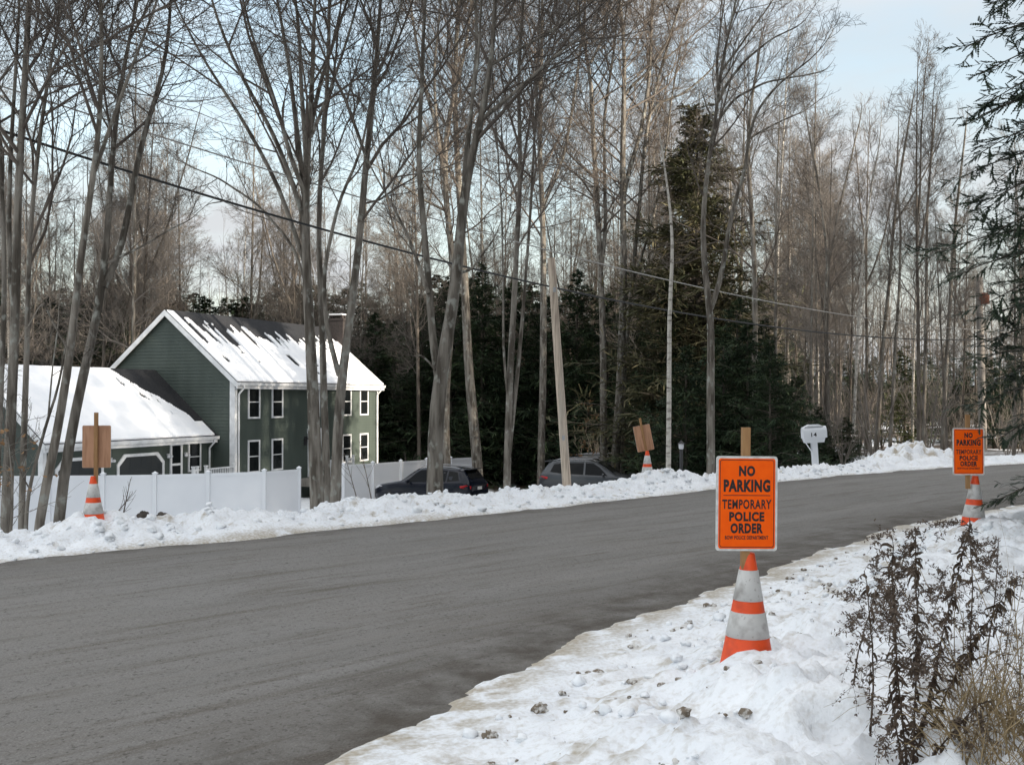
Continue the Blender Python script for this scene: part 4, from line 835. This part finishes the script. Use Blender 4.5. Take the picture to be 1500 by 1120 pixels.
T('slender trunk leaning right from behind the lichened trunk', 50.0, [([(911, 660), (914, 538), (922, 449), (929, 383), (938, 286), (943, 214), (949, 171), (962, 120), (980, 60), (996, 0)], 9, 5), ([(949, 172), (965, 150), (999, 139), (1034, 111), (1060, 80)], 5, 3, -.6, 2), ([(925, 420), (955, 330), (975, 230), (985, 140), (1000, 60)], 5, 3, .8, 2)], 17, .95, lim=(.42, .97), tw=.0062, ext=8.0)
T('pale slender trunk between far cone and lamp post', 24.0, [([(979, 700), (980, 548), (980, 466), (982, 400), (985, 366), (983, 321), (977, 275), (970, 220)], 9, 4, 0, 1.5)], 18, .5, bark='birch', lim=(.45, .97), len1=.16)
T('forked maple with wide wind swept crown left of the near sign', 26.0, [([(1041, 700), (1041, 598), (1040, 532), (1043, 482), (1041, 449), (1034, 420), (1030, 370), (1029, 330), (1032, 290), (1038, 232), (1047, 186), (1052, 143), (1056, 100), (1066, 50), (1080, 0)], 15, 5, 0, 2.5), ([(1041, 452), (1049, 433), (1061, 383), (1067, 339), (1077, 293), (1093, 250), (1096, 200), (1110, 160), (1140, 125), (1180, 95)], 10, 4, -.6, 1.5),
    ([(1048, 186), (1052, 176), (1077, 143), (1120, 121), (1170, 112), (1205, 106)], 6, 3, .6, .6), ([(1052, 150), (1065, 122), (1090, 90), (1125, 60), (1165, 40)], 6, 3, -.6, .8), ([(1056, 105), (1075, 80), (1100, 45), (1130, 5)], 5, 3, .4, 1.5), ([(1048, 184), (1035, 155), (1028, 131)], 5, 2, 0, 0), ([(1096, 205), (1110, 195), (1140, 180), (1175, 165), (1205, 145)], 4, 2, .5, .5), ([(1052, 140), (1050, 90), (1056, 40), (1062, 0)], 5, 3, .7, 2)], 19, .85, lim=(.50, .98), len1=.30, spread=(.3, .7))
T('dark straight trunk above the low hemlocks right of the wind swept maple', 36.0, [([(1106, 660), (1106, 492), (1106, 393), (1100, 304), (1095, 214), (1100, 150), (1112, 90)], 12, 5, 0, 1.5)], 20, .9, lim=(.42, .97))
T('dead straight pole like trunk standing over the low hemlock', 38.0, [([(1136, 640), (1136, 513), (1136, 371), (1138, 243), (1142, 170)], 7, 3, 0, 1.0)], 21, .7, lim=(.4, .97), len1=.15)
T('white birch trunk right of the mailbox', 37.0, [([(1249, 665), (1254, 543), (1258, 457), (1264, 363), (1275, 280), (1288, 210)], 6, 3, 0, 1.5)], 22, .8, bark='birch', name='birch_tree', lim=(.45, .97), len1=.2)
T('crooked slim trunk behind the left shoulder of the big snow pile', 37.5, [([(1303, 665), (1309, 565), (1312, 500), (1318, 414), (1320, 330), (1312, 260), (1316, 200)], 7, 3, 0, 1.0)], 23, .85, lim=(.4, .97), len1=.2)
T('trunk leaning right above the middle of the snow pile', 39.0, [([(1284, 655), (1294, 492), (1303, 406), (1311, 307), (1326, 210), (1336, 150)], 8, 4, 0, .8), ([(1308, 330), (1335, 290), (1362, 240), (1380, 190)], 4, 2, .5, .6)], 24, .9, lim=(.4, .97), len1=.2)
T('straight dark trunk behind the right shoulder of the snow pile', 38.5, [([(1352, 660), (1356, 500), (1357, 414), (1359, 286), (1366, 210), (1372, 160)], 7, 3, 0, .8)], 25, .9, lim=(.4, .97), len1=.2)
T('dark trunk just left of the right hand orange sign', 39.0, [([(1380, 660), (1387, 520), (1393, 414), (1399, 320), (1408, 240), (1414, 190)], 8, 4, 0, .8)], 26, .9, lim=(.35, .97), len1=.22)
T('grey trunk rising behind the white mailbox', 40.0, [([(1214, 660), (1213, 586), (1209, 457), (1213, 384), (1204, 300), (1190, 220), (1180, 170)], 9, 4, 0, 1.2), ([(1213, 390), (1226, 320), (1245, 240), (1262, 170)], 5, 3, .5, .8)], 27, 1.0, lim=(.38, .97), len1=.24)

# ------------------------------------------------------------------ woods behind: copies of a few bare trees
def proto_tree(seed, H, fork, bark='darkbark', dens=.95):
    rng = np.random.default_rng(seed); K = 26; s = np.linspace(0, 1, K); PP = []; RR = []
    bend = np.cumsum(np.cumsum(rng.normal(size=(K, 2)), 0), 0) * .0035 * H / 16
    P = np.stack([bend[:, 0], bend[:, 1], s * H], 1); R = (.0050 * H) * (1 - s) ** .9 + .010; R[0] *= 1.3; PP.append(P); RR.append(R)
    for f in range(fork):
        k = int(K * rng.uniform(.35, .6)); a = rng.uniform(0, 6.28); n = K; L = H * rng.uniform(.38, .5); d = nrm(np.array((math.cos(a) * .35, math.sin(a) * .35, 1))); Q = [P[k]]
        for i in range(n - 1): d = nrm(d + np.array((0, 0, .02)) + rng.normal(size=3) * .03); Q.append(Q[-1] + d * L / (n - 1))
        PP.append(np.array(Q)); RR.append(R[k] * .75 * (1 - s) ** .8 + .01)
    root = empty('bare_tree', (0, 0, 0)); tk = MB(); tk.add(*tubes(np.array(PP), np.array(RR), 7), 0, True); tk.build('trunk', M[bark], root)
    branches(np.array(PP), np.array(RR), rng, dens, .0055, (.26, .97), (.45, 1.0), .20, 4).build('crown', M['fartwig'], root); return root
protos = [proto_tree(100 + i, H, fk, bk) for i, (H, fk, bk) in enumerate(((17, 1, 'darkbark'), (15.5, 0, 'bark'), (18, 2, 'darkbark'), (14, 1, 'darkbark'), (16.5, 0, 'birch'), (19, 1, 'bark'), (12, 2, 'darkbark')))]
used = set(); prng = np.random.default_rng(77)
def put_far(x, y, k, sc, lab, grp):
    o = protos[k]
    if k in used: o = copy_tree(o)
    used.add(k); o.location = (x, y, zg(x, y) - .15); o.rotation_euler = (prng.uniform(-.03, .03), prng.uniform(-.03, .03), prng.uniform(0, 6.28)); o.scale = (sc, sc, sc); tag(o, lab, 'tree', grp)
spots = []
def free(x, y, r):
    for a, c in spots:
        if (a - x) ** 2 + (c - y) ** 2 < r * r: return False
    lx = (x + 13.2) * .371 + (y - 52) * .928; ly = -(x + 13.2) * .928 + (y - 52) * .371     # keep off the house
    if -12.5 < lx < 16.5 and -3 < ly < 10.5: return False
    if -12.5 < lx < 16.5 and -14 < ly <= -3 and y > 36: return False
    if y < 55 and -6 < x < 6.5 : return False
    if r > 1 and abs((x + 8.5) * .5 + (y - 63) * .866) < 1.7 and x < 30: return False
    if y < 41 and abs(x / y - .432) < .014: return False
    return True
for (n, y0, y1, x0f, x1f, grp, lab, shrink) in (
        (32, 34, 58, .26, .56, 'bare trees in the wood beyond the mailbox and snow pile', 'slim bare tree in the wood beyond the mailbox and the big snow pile', .73),
        (46, 56, 84, -.03, .30, 'bare trees in the wood behind the hemlocks', 'bare grey brown tree in the wood behind the hemlocks and cars', 1.22),
        (60, 58, 92, -.56, -.03, 'bare trees in the wood behind the house', 'bare grey brown tree in the wood rising behind the house roofs', 1.38),
        (14, 22, 40, -.70, -.52, 'bare trees left of the garage', 'bare tree in the thicket left of the garage gable', .9)):
    k = 0; tries = 0
    while k < n and tries < 4000:
        tries += 1; y = prng.uniform(y0, y1); x = y * prng.uniform(x0f, x1f)
        if not free(x, y, 1.3): continue
        spots.append((x, y)); pick = int(prng.choice([0, 1, 2, 3, 5, 6, 0, 2, 3, 5, 4]))
        put_far(x, y, pick, shrink * prng.uniform(.8, 1.12), lab, grp); k += 1

def brush(n, place, h0, h1, seed, stems, tw, name, label, m):
    """many thin stems with twigs that read as one mass"""
    rng = np.random.default_rng(seed); P = []; R = []; s = np.linspace(0, 1, 8)
    for _ in range(n):
        x, y = place(rng); z = zg(x, y) - .1; H = rng.uniform(h0, h1)
        for _k in range(stems):
            a = rng.uniform(0, 6.28); l = H * rng.uniform(.65, 1.1); sp = (rng.uniform(.1, .55) if stems > 1 else .05) * l; P.append(np.stack([x + sp * np.cos(a) * s ** 1.3, y + sp * np.sin(a) * s ** 1.3, z + l * s], 1)); R.append((.0045 * l + tw) * (1 - s) + tw)
    P = np.array(P); R = np.array(R); bb = MB(); bb.add(*tubes(P, R, 4), 0, True)
    A, RA = grow(P, R, rng, 12 if stems == 1 else 6, .25, .98, lambda t, L: L * (.34 - .2 * t), (.35, .85), .08, 5, .1, .008, tw); B, RB = grow(A, RA, rng, 6, .15, 1, lambda t, L: L * (.62 - .3 * t), (.4, .9), .06, 4, .12, .008, tw * .8)
    bb.add(*tubes(A, RA, 3), 0, True); bb.add(*tubes(B, RB, 3), 0, True); tag(bb.build(name, m), label, 'woods', kind='stuff')
def far_place(rng): y = rng.uniform(92, 150); return y * rng.uniform(-.58, .60), y
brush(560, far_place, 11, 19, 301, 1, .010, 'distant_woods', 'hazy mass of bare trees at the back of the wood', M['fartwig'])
def under_place(rng):
    while True:
        y = rng.uniform(30, 75); x = y * rng.uniform(-.55, .58)
        if free(x, y, .1) and not (x < 4 and y < 48): return x, y
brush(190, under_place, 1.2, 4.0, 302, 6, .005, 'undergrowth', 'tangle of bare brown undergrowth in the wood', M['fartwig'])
# ------------------------------------------------------------------ conifers
def proto_conifer(seed, H, R, m, nb=260, wt=.055, sub=12, sub2=4, crownb=.04, name='hemlock_tree', dens=1.0):
    rng = np.random.default_rng(seed); s = np.linspace(0, 1, 14)
    P = np.stack([np.zeros(14), np.zeros(14), s * H], 1)[None]; Rr = ((.012 * H) * (1 - s) + .008)[None]
    root = empty(name); tk = MB(); tk.add(*tubes(P, Rr, 8), 0, True)
    def lf(t, L): return R * (np.clip(1.03 - t, .03, 1) ** .75) * (1 + .3 * np.sin(t * 37 + seed))
    A, RA = grow(P, Rr, rng, nb, crownb, .985, lf, (1.15, 1.55), -.035, 7, .07, .012, .004, .0)
    A = A[rng.random(len(A)) < dens] ; RA = RA[:len(A)]
    tk.add(*tubes(A, RA, 3), 0, True); tk.build('trunk', M['darkbark'], root)
    B, RB = grow(A, RA, rng, sub, .15, 1.0, lambda t, L: np.clip(L * (.50 - .30 * t), .12, .9), (.5, .95), -.03, 4, .08, .01, .003, .85)
    Cc, RC = grow(B, RB, rng, sub2, .15, 1.0, lambda t, L: np.clip(L * .5, .08, .4), (.45, .9), -.03, 3, .08, .01, .003, .75)
    lv = MB(); up = np.array((0, 0, 1.))
    for Q, kk in ((B, 1.0), (Cc, .9)):
        w = wt * kk * rng.uniform(.7, 1.3, len(Q))[:, None] * np.interp(np.linspace(0, 1, Q.shape[1]), (0, .5, 1), (.6, 1, .25))[None]
        ref = nrm(up + rng.normal(size=(len(Q), 3)) * .35)[:, None, :]
        lv.add(*ribbons(Q, w, ref))
    lv.build('crown', m, root); return root
hem = [proto_conifer(201, 10, 2.3, M['hemlock']), proto_conifer(202, 12, 2.4, M['hemlock'], 300), proto_conifer(203, 7, 2.3, M['hemlock'], 200)]
hused = set(); hr = np.random.default_rng(5)
def put_hem(px, D, ytop, k, lab, grp=None, wide=1.0, H0=(10, 12, 7)):
    o = hem[k]
    if k in hused: o = copy_tree(o)
    hused.add(k); x = (px - 750) / F * D; z = zg(x, D); t = at(px, ytop, D)[2]; s = (t - z) / H0[k]
    o.location = (x, D, z - .1); o.scale = (s * wide, s * wide, s); o.rotation_euler = (0, 0, hr.uniform(0, 6.28)); tag(o, lab, 'evergreen', grp)
g1 = 'dark hemlocks behind the parked cars'; l1 = 'dark green hemlock in the row behind the parked cars'
for px, D, yt, k, w in ((580, 76, 465, 0, 1.2), (618, 71, 430, 1, 1.1), (660, 70, 395, 1, 1.15), (706, 68, 380, 1, 1.2), (752, 67, 405, 0, 1.2), (800, 66, 425, 0, 1.3), (845, 64, 390, 1, 1.2), (890, 63, 425, 0, 1.2), (935, 62, 370, 1, 1.2), (690, 76, 420, 0, 1.4), (780, 74, 410, 0, 1.4), (860, 72, 415, 0, 1.4), (636, 80, 440, 0, 1.4), (958, 60, 430, 0, 1.3), (985, 47, 400, 1, 1.1), (725, 70, 520, 2, 1.4), (830, 68, 540, 2, 1.4), (770, 69, 530, 2, 1.3), (640, 72, 540, 2, 1.4), (600, 74, 545, 2, 1.4)):
    put_hem(px, D, yt, k, l1, g1, w)
g2 = 'low hemlocks by the road beyond the near sign'; l2 = 'low bushy hemlock at the wood edge beyond the near sign and mailbox'
for px, D, yt, k, w in ((1005, 33, 500, 2, 1.0), (1060, 34, 470, 2, 1.0), (1095, 33, 462, 2, .95), (1128, 31, 490, 2, .95), (1165, 33, 545, 2, 1.1), (1200, 34, 590, 2, 1.2), (1240, 34, 605, 2, 1.3), (1080, 38, 430, 0, 1.0), (1120, 38, 460, 0, 1.0)):
    put_hem(px, D, yt, k, l2, g2, w)
g3 = 'dark evergreens behind the garage'; l3 = 'dark evergreen in the thicket behind the garage roof'
for px, D, yt, k, w in ((-60, 66, 420, 0, 1.3), (10, 68, 400, 1, 1.3), (70, 70, 430, 0, 1.4), (125, 66, 425, 0, 1.3), (180, 72, 440, 1, 1.3), (240, 78, 410, 1, 1.2), (300, 80, 430, 0, 1.4), (360, 84, 440, 0, 1.3), (430, 84, 430, 0, 1.3), (500, 82, 450, 0, 1.3), (550, 74, 455, 0, 1.2)):
    put_hem(px, D, yt, k, l3, g3, w)
g4 = 'dark evergreens in the wood behind the snow pile'; l4 = 'shaded evergreen deep in the wood behind the snow pile and right sign'
for px, D, yt, k, w in ((1180, 60, 520, 0, 1.2), (1250, 62, 540, 0, 1.2), (1400, 52, 560, 2, 1.3), (1350, 64, 540, 0, 1.3), (1455, 48, 520, 0, 1.2), (1500, 50, 480, 0, 1.2), (1550, 50, 450, 1, 1.2), (1480, 62, 500, 0, 1.2)):
    put_hem(px, D, yt, k, l4, g4, w)
g5 = 'evergreens far back in the wood'; l5 = 'distant dark evergreen far back in the bare wood'
for i in range(96):
    D = hr.uniform(82, 112); px = -60 + 1640 * (i + hr.uniform(-.5, .5)) / 95
    put_hem(px, D, hr.uniform(395, 470) if px < 1150 else hr.uniform(500, 555), int(hr.integers(0, 2)), l5, g5, 1.7)
big = proto_conifer(210, 13, 3.0, M['sunlitneedle'], 560, .046, 15, 4); x = (1022 - 750) / F * 48; zb = zg(x, 48); s = (at(0, 150, 48)[2] - zb) / 13; big.location = (x, 48, zb); big.scale = (s * 1.2, s * 1.2, s); tag(big, 'tallest pointed evergreen painted in sunlit olive right of centre', 'evergreen')
pin = proto_conifer(211, 6, 1.9, M['pine'], 120, .05, 11, 4, name='pine_tree'); x = (1325 - 750) / F * 43; zb = zg(x, 43); s = (at(0, 505, 43)[2] - zb) / 6; pin.location = (x, 43, zb); pin.scale = (s * 1.15, s * 1.15, s); tag(pin, 'yellow green young pine behind the snow pile', 'evergreen')

# near hemlock whose boughs hang in at the right edge
def near_hemlock():
    rng = np.random.default_rng(31); root = empty('hemlock_tree', (6.35, 11.2, zg(6.35, 11.2) - .1)); tag(root, 'near hemlock with dark drooping boughs hanging in at the right edge', 'evergreen')
    o0 = np.array(root.location); H = 13; s = np.linspace(0, 1, 16); P = np.stack([.06 * np.sin(s * 5), .05 * np.sin(s * 4), s * H], 1)[None]; R = (.16 * (1 - s) + .012)[None]
    tk = MB(); tk.add(*tubes(P, R, 12), 0, True)
    A, RA = grow(P, R, rng, 150, .06, .98, lambda t, L: 2.1 * np.clip(1.05 - t, .05, 1) ** .7, (1.2, 1.5), -.02, 9, .05, .010, .004)
    # boughs seen in the photo, from the trunk to the tip (px,py)
    tips = [((1560, 55), (1415, 62)), ((1570, 20), (1445, 0)), ((1560, 90), (1440, 100)), ((1560, 115), (1455, 140)), ((1560, 150), (1408, 178)), ((1560, 195), (1440, 215)), ((1560, 240), (1402, 255)), ((1560, 270), (1425, 300)), ((1570, 330), (1450, 335)), ((1560, 370), (1372, 362)), ((1560, 395), (1405, 395)), ((1560, 430), (1440, 440)), ((1560, 520), (1435, 495)), ((1560, 560), (1430, 520)), ((1560, 590), (1425, 590)), ((1560, 620), (1462, 635)), ((1560, 735), (1462, 724)), ((1560, 480), (1450, 455)), ((1560, 545), (1440, 560))]
    Bg = []; 
    for i, (a, c) in enumerate(tips):
        D1 = 10.2 + rng.uniform(-.5, .6); e = at(c[0], c[1], D1) - o0; st = np.array((0, 0, at(0, a[1] + 10, 11.2)[2] - o0[2])); st = st + np.array((.0, 0, .1)); t = np.linspace(0, 1, 9)[:, None]
        q = st + (e - st) * t; q[:, 2] += .22 * np.sin(t[:, 0] * math.pi) - .05 * t[:, 0]; q[:, :2] += rng.normal(size=(9, 2)) * .012; Bg.append(q)
    Bg = np.array(Bg); RB = np.linspace(.018, .004, 9)[None] * np.ones((len(Bg), 1))
    A = np.concatenate([A[A[:, -1, 0] > -.75][:80], Bg]); RA = np.concatenate([RA[:len(A) - len(Bg)], RB])
    tk.add(*tubes(A, RA, 5), 0, True); tk.build('trunk', M['darkbark'], root)
    B, RB2 = grow(A, RA, rng, 24, .12, 1.0, lambda t, L: np.clip(L * (.34 - .22 * t), .08, .6), (.5, .85), -.02, 6, .03, .01, .002, .93)
    Cc, RC = grow(B, RB2, rng, 15, .05, 1.0, lambda t, L: np.clip(L * (.40 - .2 * t), .04, .2), (.5, .9), -.015, 4, .03, .01, .0015, .85)
    lv = MB(); up = np.array((0, 0, 1.))
    for Q, w0, kk in ((B, .024, 25), (Cc, .028, 13)):
        u = np.linspace(0, Q.shape[1] - 1, kk); i0 = np.minimum(u.astype(int), Q.shape[1] - 2); fr = (u - i0)[None, :, None]; Q = Q[:, i0] * (1 - fr) + Q[:, i0 + 1] * fr
        prof = np.where(np.arange(kk) % 2, 1.0, .22) * np.interp(np.linspace(0, 1, kk), (0, .6, 1), (1, 1, .4))
        lv.add(*ribbons(Q, w0 * rng.uniform(.8, 1.3, len(Q))[:, None] * prof[None], nrm(up + rng.normal(size=(len(Q), 3)) * .3)[:, None, :]))
    lv.build('crown', M['nearneedle'], root)
near_hemlock()

# beech sapling with tan leaves beside the grey car
def beech(px, D, ytop, n, label, seed):
    rng = np.random.default_rng(seed); x = (px - 750) / F * D; z = zg(x, D) - .1; root = empty('beech_sapling', (x, D, z)); tag(root, label, 'sapling'); H = at(px, ytop, D)[2] - z; s = np.linspace(0, 1, 10)
    P = np.stack([.08 * np.sin(s * 3), .05 * s, s * H], 1)[None]; R = (.022 * (1 - s) + .004)[None]; tk = MB(); tk.add(*tubes(P, R, 6), 0, True)
    A, RA = grow(P, R, rng, 22, .35, 1, lambda t, L: .9 * (1.15 - t * .7) + 0 * L, (.9, 1.4), .0, 6, .08, .006, .003); B, RB = grow(A, RA, rng, 6, .2, 1, lambda t, L: .3 * L, (.5, .9), 0, 4, .1, .006, .002, .7)
    tk.add(*tubes(A, RA, 4), 0, True); tk.add(*tubes(B, RB, 3), 0, True); tk.build('trunk', M['bark'], root)
    k = rng.integers(0, len(B), n); j = rng.integers(1, 4, n); c = B[k, j]; d = nrm(rng.normal(size=(n, 3)) * np.array((1, 1, .6)) - np.array((0, 0, .35))); L = rng.uniform(.05, .09, n)[:, None] * (1.3 if D > 40 else 1)
    Q = np.stack([c, c + d * L * .5 + rng.normal(size=(n, 3)) * .006, c + d * L], 1); w = np.array((.012, .042, .006))[None] * np.ones((n, 1)); lv = MB(); lv.add(*ribbons(Q, w, nrm(rng.normal(size=(n, 3)) + np.array((0, 0, 1.)))[:, None, :])); lv.build('leaves', M['beech'], root)
beech(860, 50.5, 588, 620, 'sapling holding tan leaves behind the grey car roof', 51)
beech(925, 49.5, 625, 200, 'small sapling with few tan leaves behind the far cone', 52)
beech(8, 13.2, 640, 60, 'small sapling with brown leaves at the foot of the leftmost trunks', 53)

# ------------------------------------------------------------------ dead weeds and grass at the lower right
def weed(px, py, D, top, seed, lean, plumes, dens, label, leafy=1.0):
    """stalk from (px,py) to top (px,py); drooping leaves, plume at the tip"""
    rng = np.random.default_rng(seed); b0 = at(px, py, D); z0 = zg(b0[0], D) - .03; b0[2] = min(b0[2], z0) if py > 1100 else b0[2]
    root = empty('dead_weed', tuple(b0)); tag(root, label, 'weed'); e = at(top[0], top[1], D + lean) - b0; s = np.linspace(0, 1, 14)[:, None]
    H = np.linalg.norm(e); P = (e * s); side = nrm(np.cross(e, (0, 1, 0))); P = P + side * (np.sin(s * math.pi) * rng.uniform(-.05, .05) * H) + np.cumsum(rng.normal(size=(14, 3)) * .004, 0) * s
    R = np.linspace(.0042, .0016, 14); st = MB(); st.add(*tubes(P[None], R[None], 6), 0, True)
    A, RA = grow(P[None], R[None], rng, int(plumes * 1.1), .45, 1.0, lambda t, L: .27 * H * (1.3 - .7 * t) + 0 * L, (.5, 1.1), -.10, 7, .06, .006, .0009)
    for k in range(1, 7): A[:, k, 2] -= .010 * k * k * .25
    B, RB = grow(A, RA, rng, 6, .25, 1.0, lambda t, L: .35 * L, (.5, 1.0), -.06, 5, .1, .006, .0007); st.add(*tubes(A, RA, 4), 0, True); st.add(*tubes(B, RB, 3), 0, True)
    st.build('stem', M['weed'], root)
    # curled leaves hanging along the stalk
    n = int(120 * dens * leafy * H); t = rng.uniform(.10, .995, n) * 13; i = t.astype(int); c = P[i] + (P[np.minimum(i + 1, 13)] - P[i]) * (t - i)[:, None]
    d = nrm(rng.normal(size=(n, 3)) * np.array((1, 1, .35)) + np.array((0, 0, .05))); L = rng.uniform(.014, .040, n)[:, None]; Q = [c]; dd = d
    for k in range(5): dd = nrm(dd + np.array((0, 0, -.42)) + rng.normal(size=(n, 3)) * .45); Q.append(Q[-1] + dd * L / 3)
    Q = np.stack(Q, 1); w = rng.uniform(.006, .013, n)[:, None] * np.array((.4, .9, 1.05, .9, .6, .15))[None]; lv = MB(); lv.add(*ribbons(Q, w, nrm(rng.normal(size=(n, 3)))[:, None, :])); lv.build('leaf', M['weed'], root)
    # fluffy seed plumes
    Z = np.concatenate([A[:, 2:].reshape(-1, 3), B.reshape(-1, 3)]); m = int(len(Z) * 2.6 * dens); c = Z[rng.integers(0, len(Z), m)] + rng.normal(size=(m, 3)) * .0035; d = nrm(rng.normal(size=(m, 3))); L = rng.uniform(.007, .015, m)[:, None]
    Q = np.stack([c, c + d * L * .6, c + d * L + rng.normal(size=(m, 3)) * .003], 1); w = np.array((.0015, .006, .002))[None] * np.ones((m, 1)); pl = MB(); pl.add(*ribbons(Q, w, nrm(rng.normal(size=(m, 3)))[:, None, :])); pl.build('plume', M['plume'], root)
weed(1335, 1135, 3.85, (1338, 772), 61, .0, 12, 1.2, 'tallest dead weed stalk in the middle of the clump', 1.3)
weed(1332, 1135, 3.80, (1318, 800), 62, -.2, 12, 1.1, 'dead weed with bushy plume left of the tallest stalk', 1.4)
weed(1338, 1130, 3.9, (1416, 770), 63, .3, 10, 1.2, 'dead weed leaning right up to the right cone', 1.5)
weed(1345, 1120, 3.95, (1478, 860), 64, .2, 8, 1.3, 'dead weed bent far to the right over the snow', 1.5)
weed(1272, 1110, 3.95, (1255, 835), 65, -.1, 12, .8, 'thin dead weed at the left side of the clump with arching plume', .35)
weed(1248, 1026, 4.6, (1290, 848), 66, .1, 9, .8, 'thin dead weed furthest left rising from clean snow', .5)
weed(1420, 990, 4.9, (1420, 760), 67, .2, 9, .9, 'dead weed stalk standing right behind the clump', .6)
weed(1330, 1128, 3.75, (1292, 1010), 68, -.2, 5, 1.0, 'short dead weed sprig low on the left of the clump', .9)
weed(1345, 1130, 3.7, (1440, 1030), 69, -.1, 5, 1.0, 'short dead weed sprig among the dry grass', .9)
weed(1440, 1000, 5.0, (1462, 790), 70, .2, 7, .7, 'faint dead weed at the right picture edge', .3)
def drygrass(cx, cy, rad, n, seed):
    rng = np.random.default_rng(seed); a = rng.uniform(0, 6.28, n); r = rad * np.sqrt(rng.random(n)); x = cx + r * np.cos(a); y = cy + r * np.sin(a); z = terrain(x, y) - .02
    d = nrm(np.stack([rng.normal(size=n) * .5, rng.normal(size=n) * .5, np.full(n, 1.0)], 1)); L = rng.gamma(5, .06, n)[:, None]; Q = [np.stack([x, y, z], 1)]; bend = rng.normal(size=(n, 3)) * .18 * np.array((1, 1, .2)) - np.array((0, 0, .22)) * rng.uniform(0, 2.2, (n, 1))
    for k in range(6): d = nrm(d + bend * (k / 3)); Q.append(Q[-1] + d * L / 6)
    Q = np.stack(Q, 1); w = rng.uniform(.0025, .0065, n)[:, None] * np.linspace(1, .25, 7)[None]; g = MB(); g.add(*ribbons(Q, w, nrm(rng.normal(size=(n, 3)) * np.array((1, 1, .2)))[:, None, :])); return g
g = drygrass(1.74, 3.70, .30, 650, 71); g2_ = drygrass(2.0, 4.1, .33, 240, 72); g.add(np.concatenate(g2_.v), np.concatenate(g2_.f))
tag(g.build('dry_grass', M['drygrass']), 'tuft of tan dry grass in the lower right corner', 'grass', kind='stuff')
def tall_straws():
    rng = np.random.default_rng(73); g = MB()
    for i in range(16):
        b0 = at(rng.uniform(1400, 1500), 1080, 4.3); b0[2] = zg(b0[0], 4.3); e = b0 + np.array((rng.normal() * .10, rng.normal() * .12, rng.uniform(.3, .62))); s = np.linspace(0, 1, 7)[:, None]; P = b0 + (e - b0) * s; P[:, 0] += rng.normal() * .05 * s[:, 0] ** 2; g.tube(P, np.linspace(.0022, .0012, 7), 4)
    return g
tag(tall_straws().build('tall_straw', M['drygrass']), 'thin tan straws standing above the dry grass tuft', 'grass', kind='stuff')
# twigs poking out of the far bank
def sprig(px, py, D, hgt, seed, label):
    rng = np.random.default_rng(seed); b0 = at(px, py, D); root = empty('bank_sapling', tuple(b0)); tag(root, label, 'sapling'); s = np.linspace(0, 1, 8); P = np.stack([rng.normal() * .15 * s, .05 * s, s * hgt], 1)[None]; R = (.007 * (1 - s) + .003)[None]
    A, RA = grow(P, R, rng, 8, .2, 1, lambda t, L: .45 * L * (1.2 - t), (.4, .9), .05, 5, .08, .006, .003); g = MB(); g.add(*tubes(P, R, 5), 0, True); g.add(*tubes(A, RA, 4), 0, True); g.build('stem', M['twig'], root)
sprig(178, 765, 12.6, .50, 81, 'bare twiggy sapling in the bank right of the fence cone')
sprig(158, 768, 12.4, .35, 82, 'tiny twig poking from the bank beside the fence cone')
sprig(545, 735, 17.5, 1.0, 83, 'twiggy bush before the fence left of the navy car')
sprig(525, 738, 17.2, .8, 84, 'leaning twig bush at the start of the second fence')

# ------------------------------------------------------------------ evergreen woods on the near side, right of the picture: unseen, added to shade the road
def woods():
    src = hem[1]; rng = np.random.default_rng(9); parts = []
    me = [c for c in src.children if c.name.startswith('crown')][0].data; nv = len(me.vertices); v = np.empty(nv * 3); me.vertices.foreach_get('co', v); v = v.reshape(-1, 3)
    f = np.empty(len(me.loops), np.int32); me.loops.foreach_get('vertex_index', f); f = f.reshape(-1, 4); keep = rng.random(len(f)) < .45; f = f[keep]; g = MB()
    for (x, y) in [(11 + 4.2 * i + rng.uniform(-1, 1), -16 + 5.0 * j + 1.2 * i + rng.uniform(-1.2, 1.2)) for i in range(9) for j in range(8)]:
        d, _ = sdist(np.array([x]), np.array([y]), NEARL)
        if d[0] > -3.0 or x < .50 * y + 6.5: continue
        if abs((x + 8.5) * .5 + (y - 63) * .866) < 2.8: continue  # gap left open so sun reaches the house front
        s = rng.uniform(1.5, 2.0); a = rng.uniform(0, 6.28); R = np.array(((math.cos(a), -math.sin(a), 0), (math.sin(a), math.cos(a), 0), (0, 0, 1))); g.add((v @ R.T) * np.array((s * 1.1, s * 1.1, s)) + np.array((x, y, zg(x, y))), f)
    tag(g.build('shade_woods', M['hemlock']), 'unseen evergreen woods added right of the road to shade it', 'woods', kind='stuff')
woods()
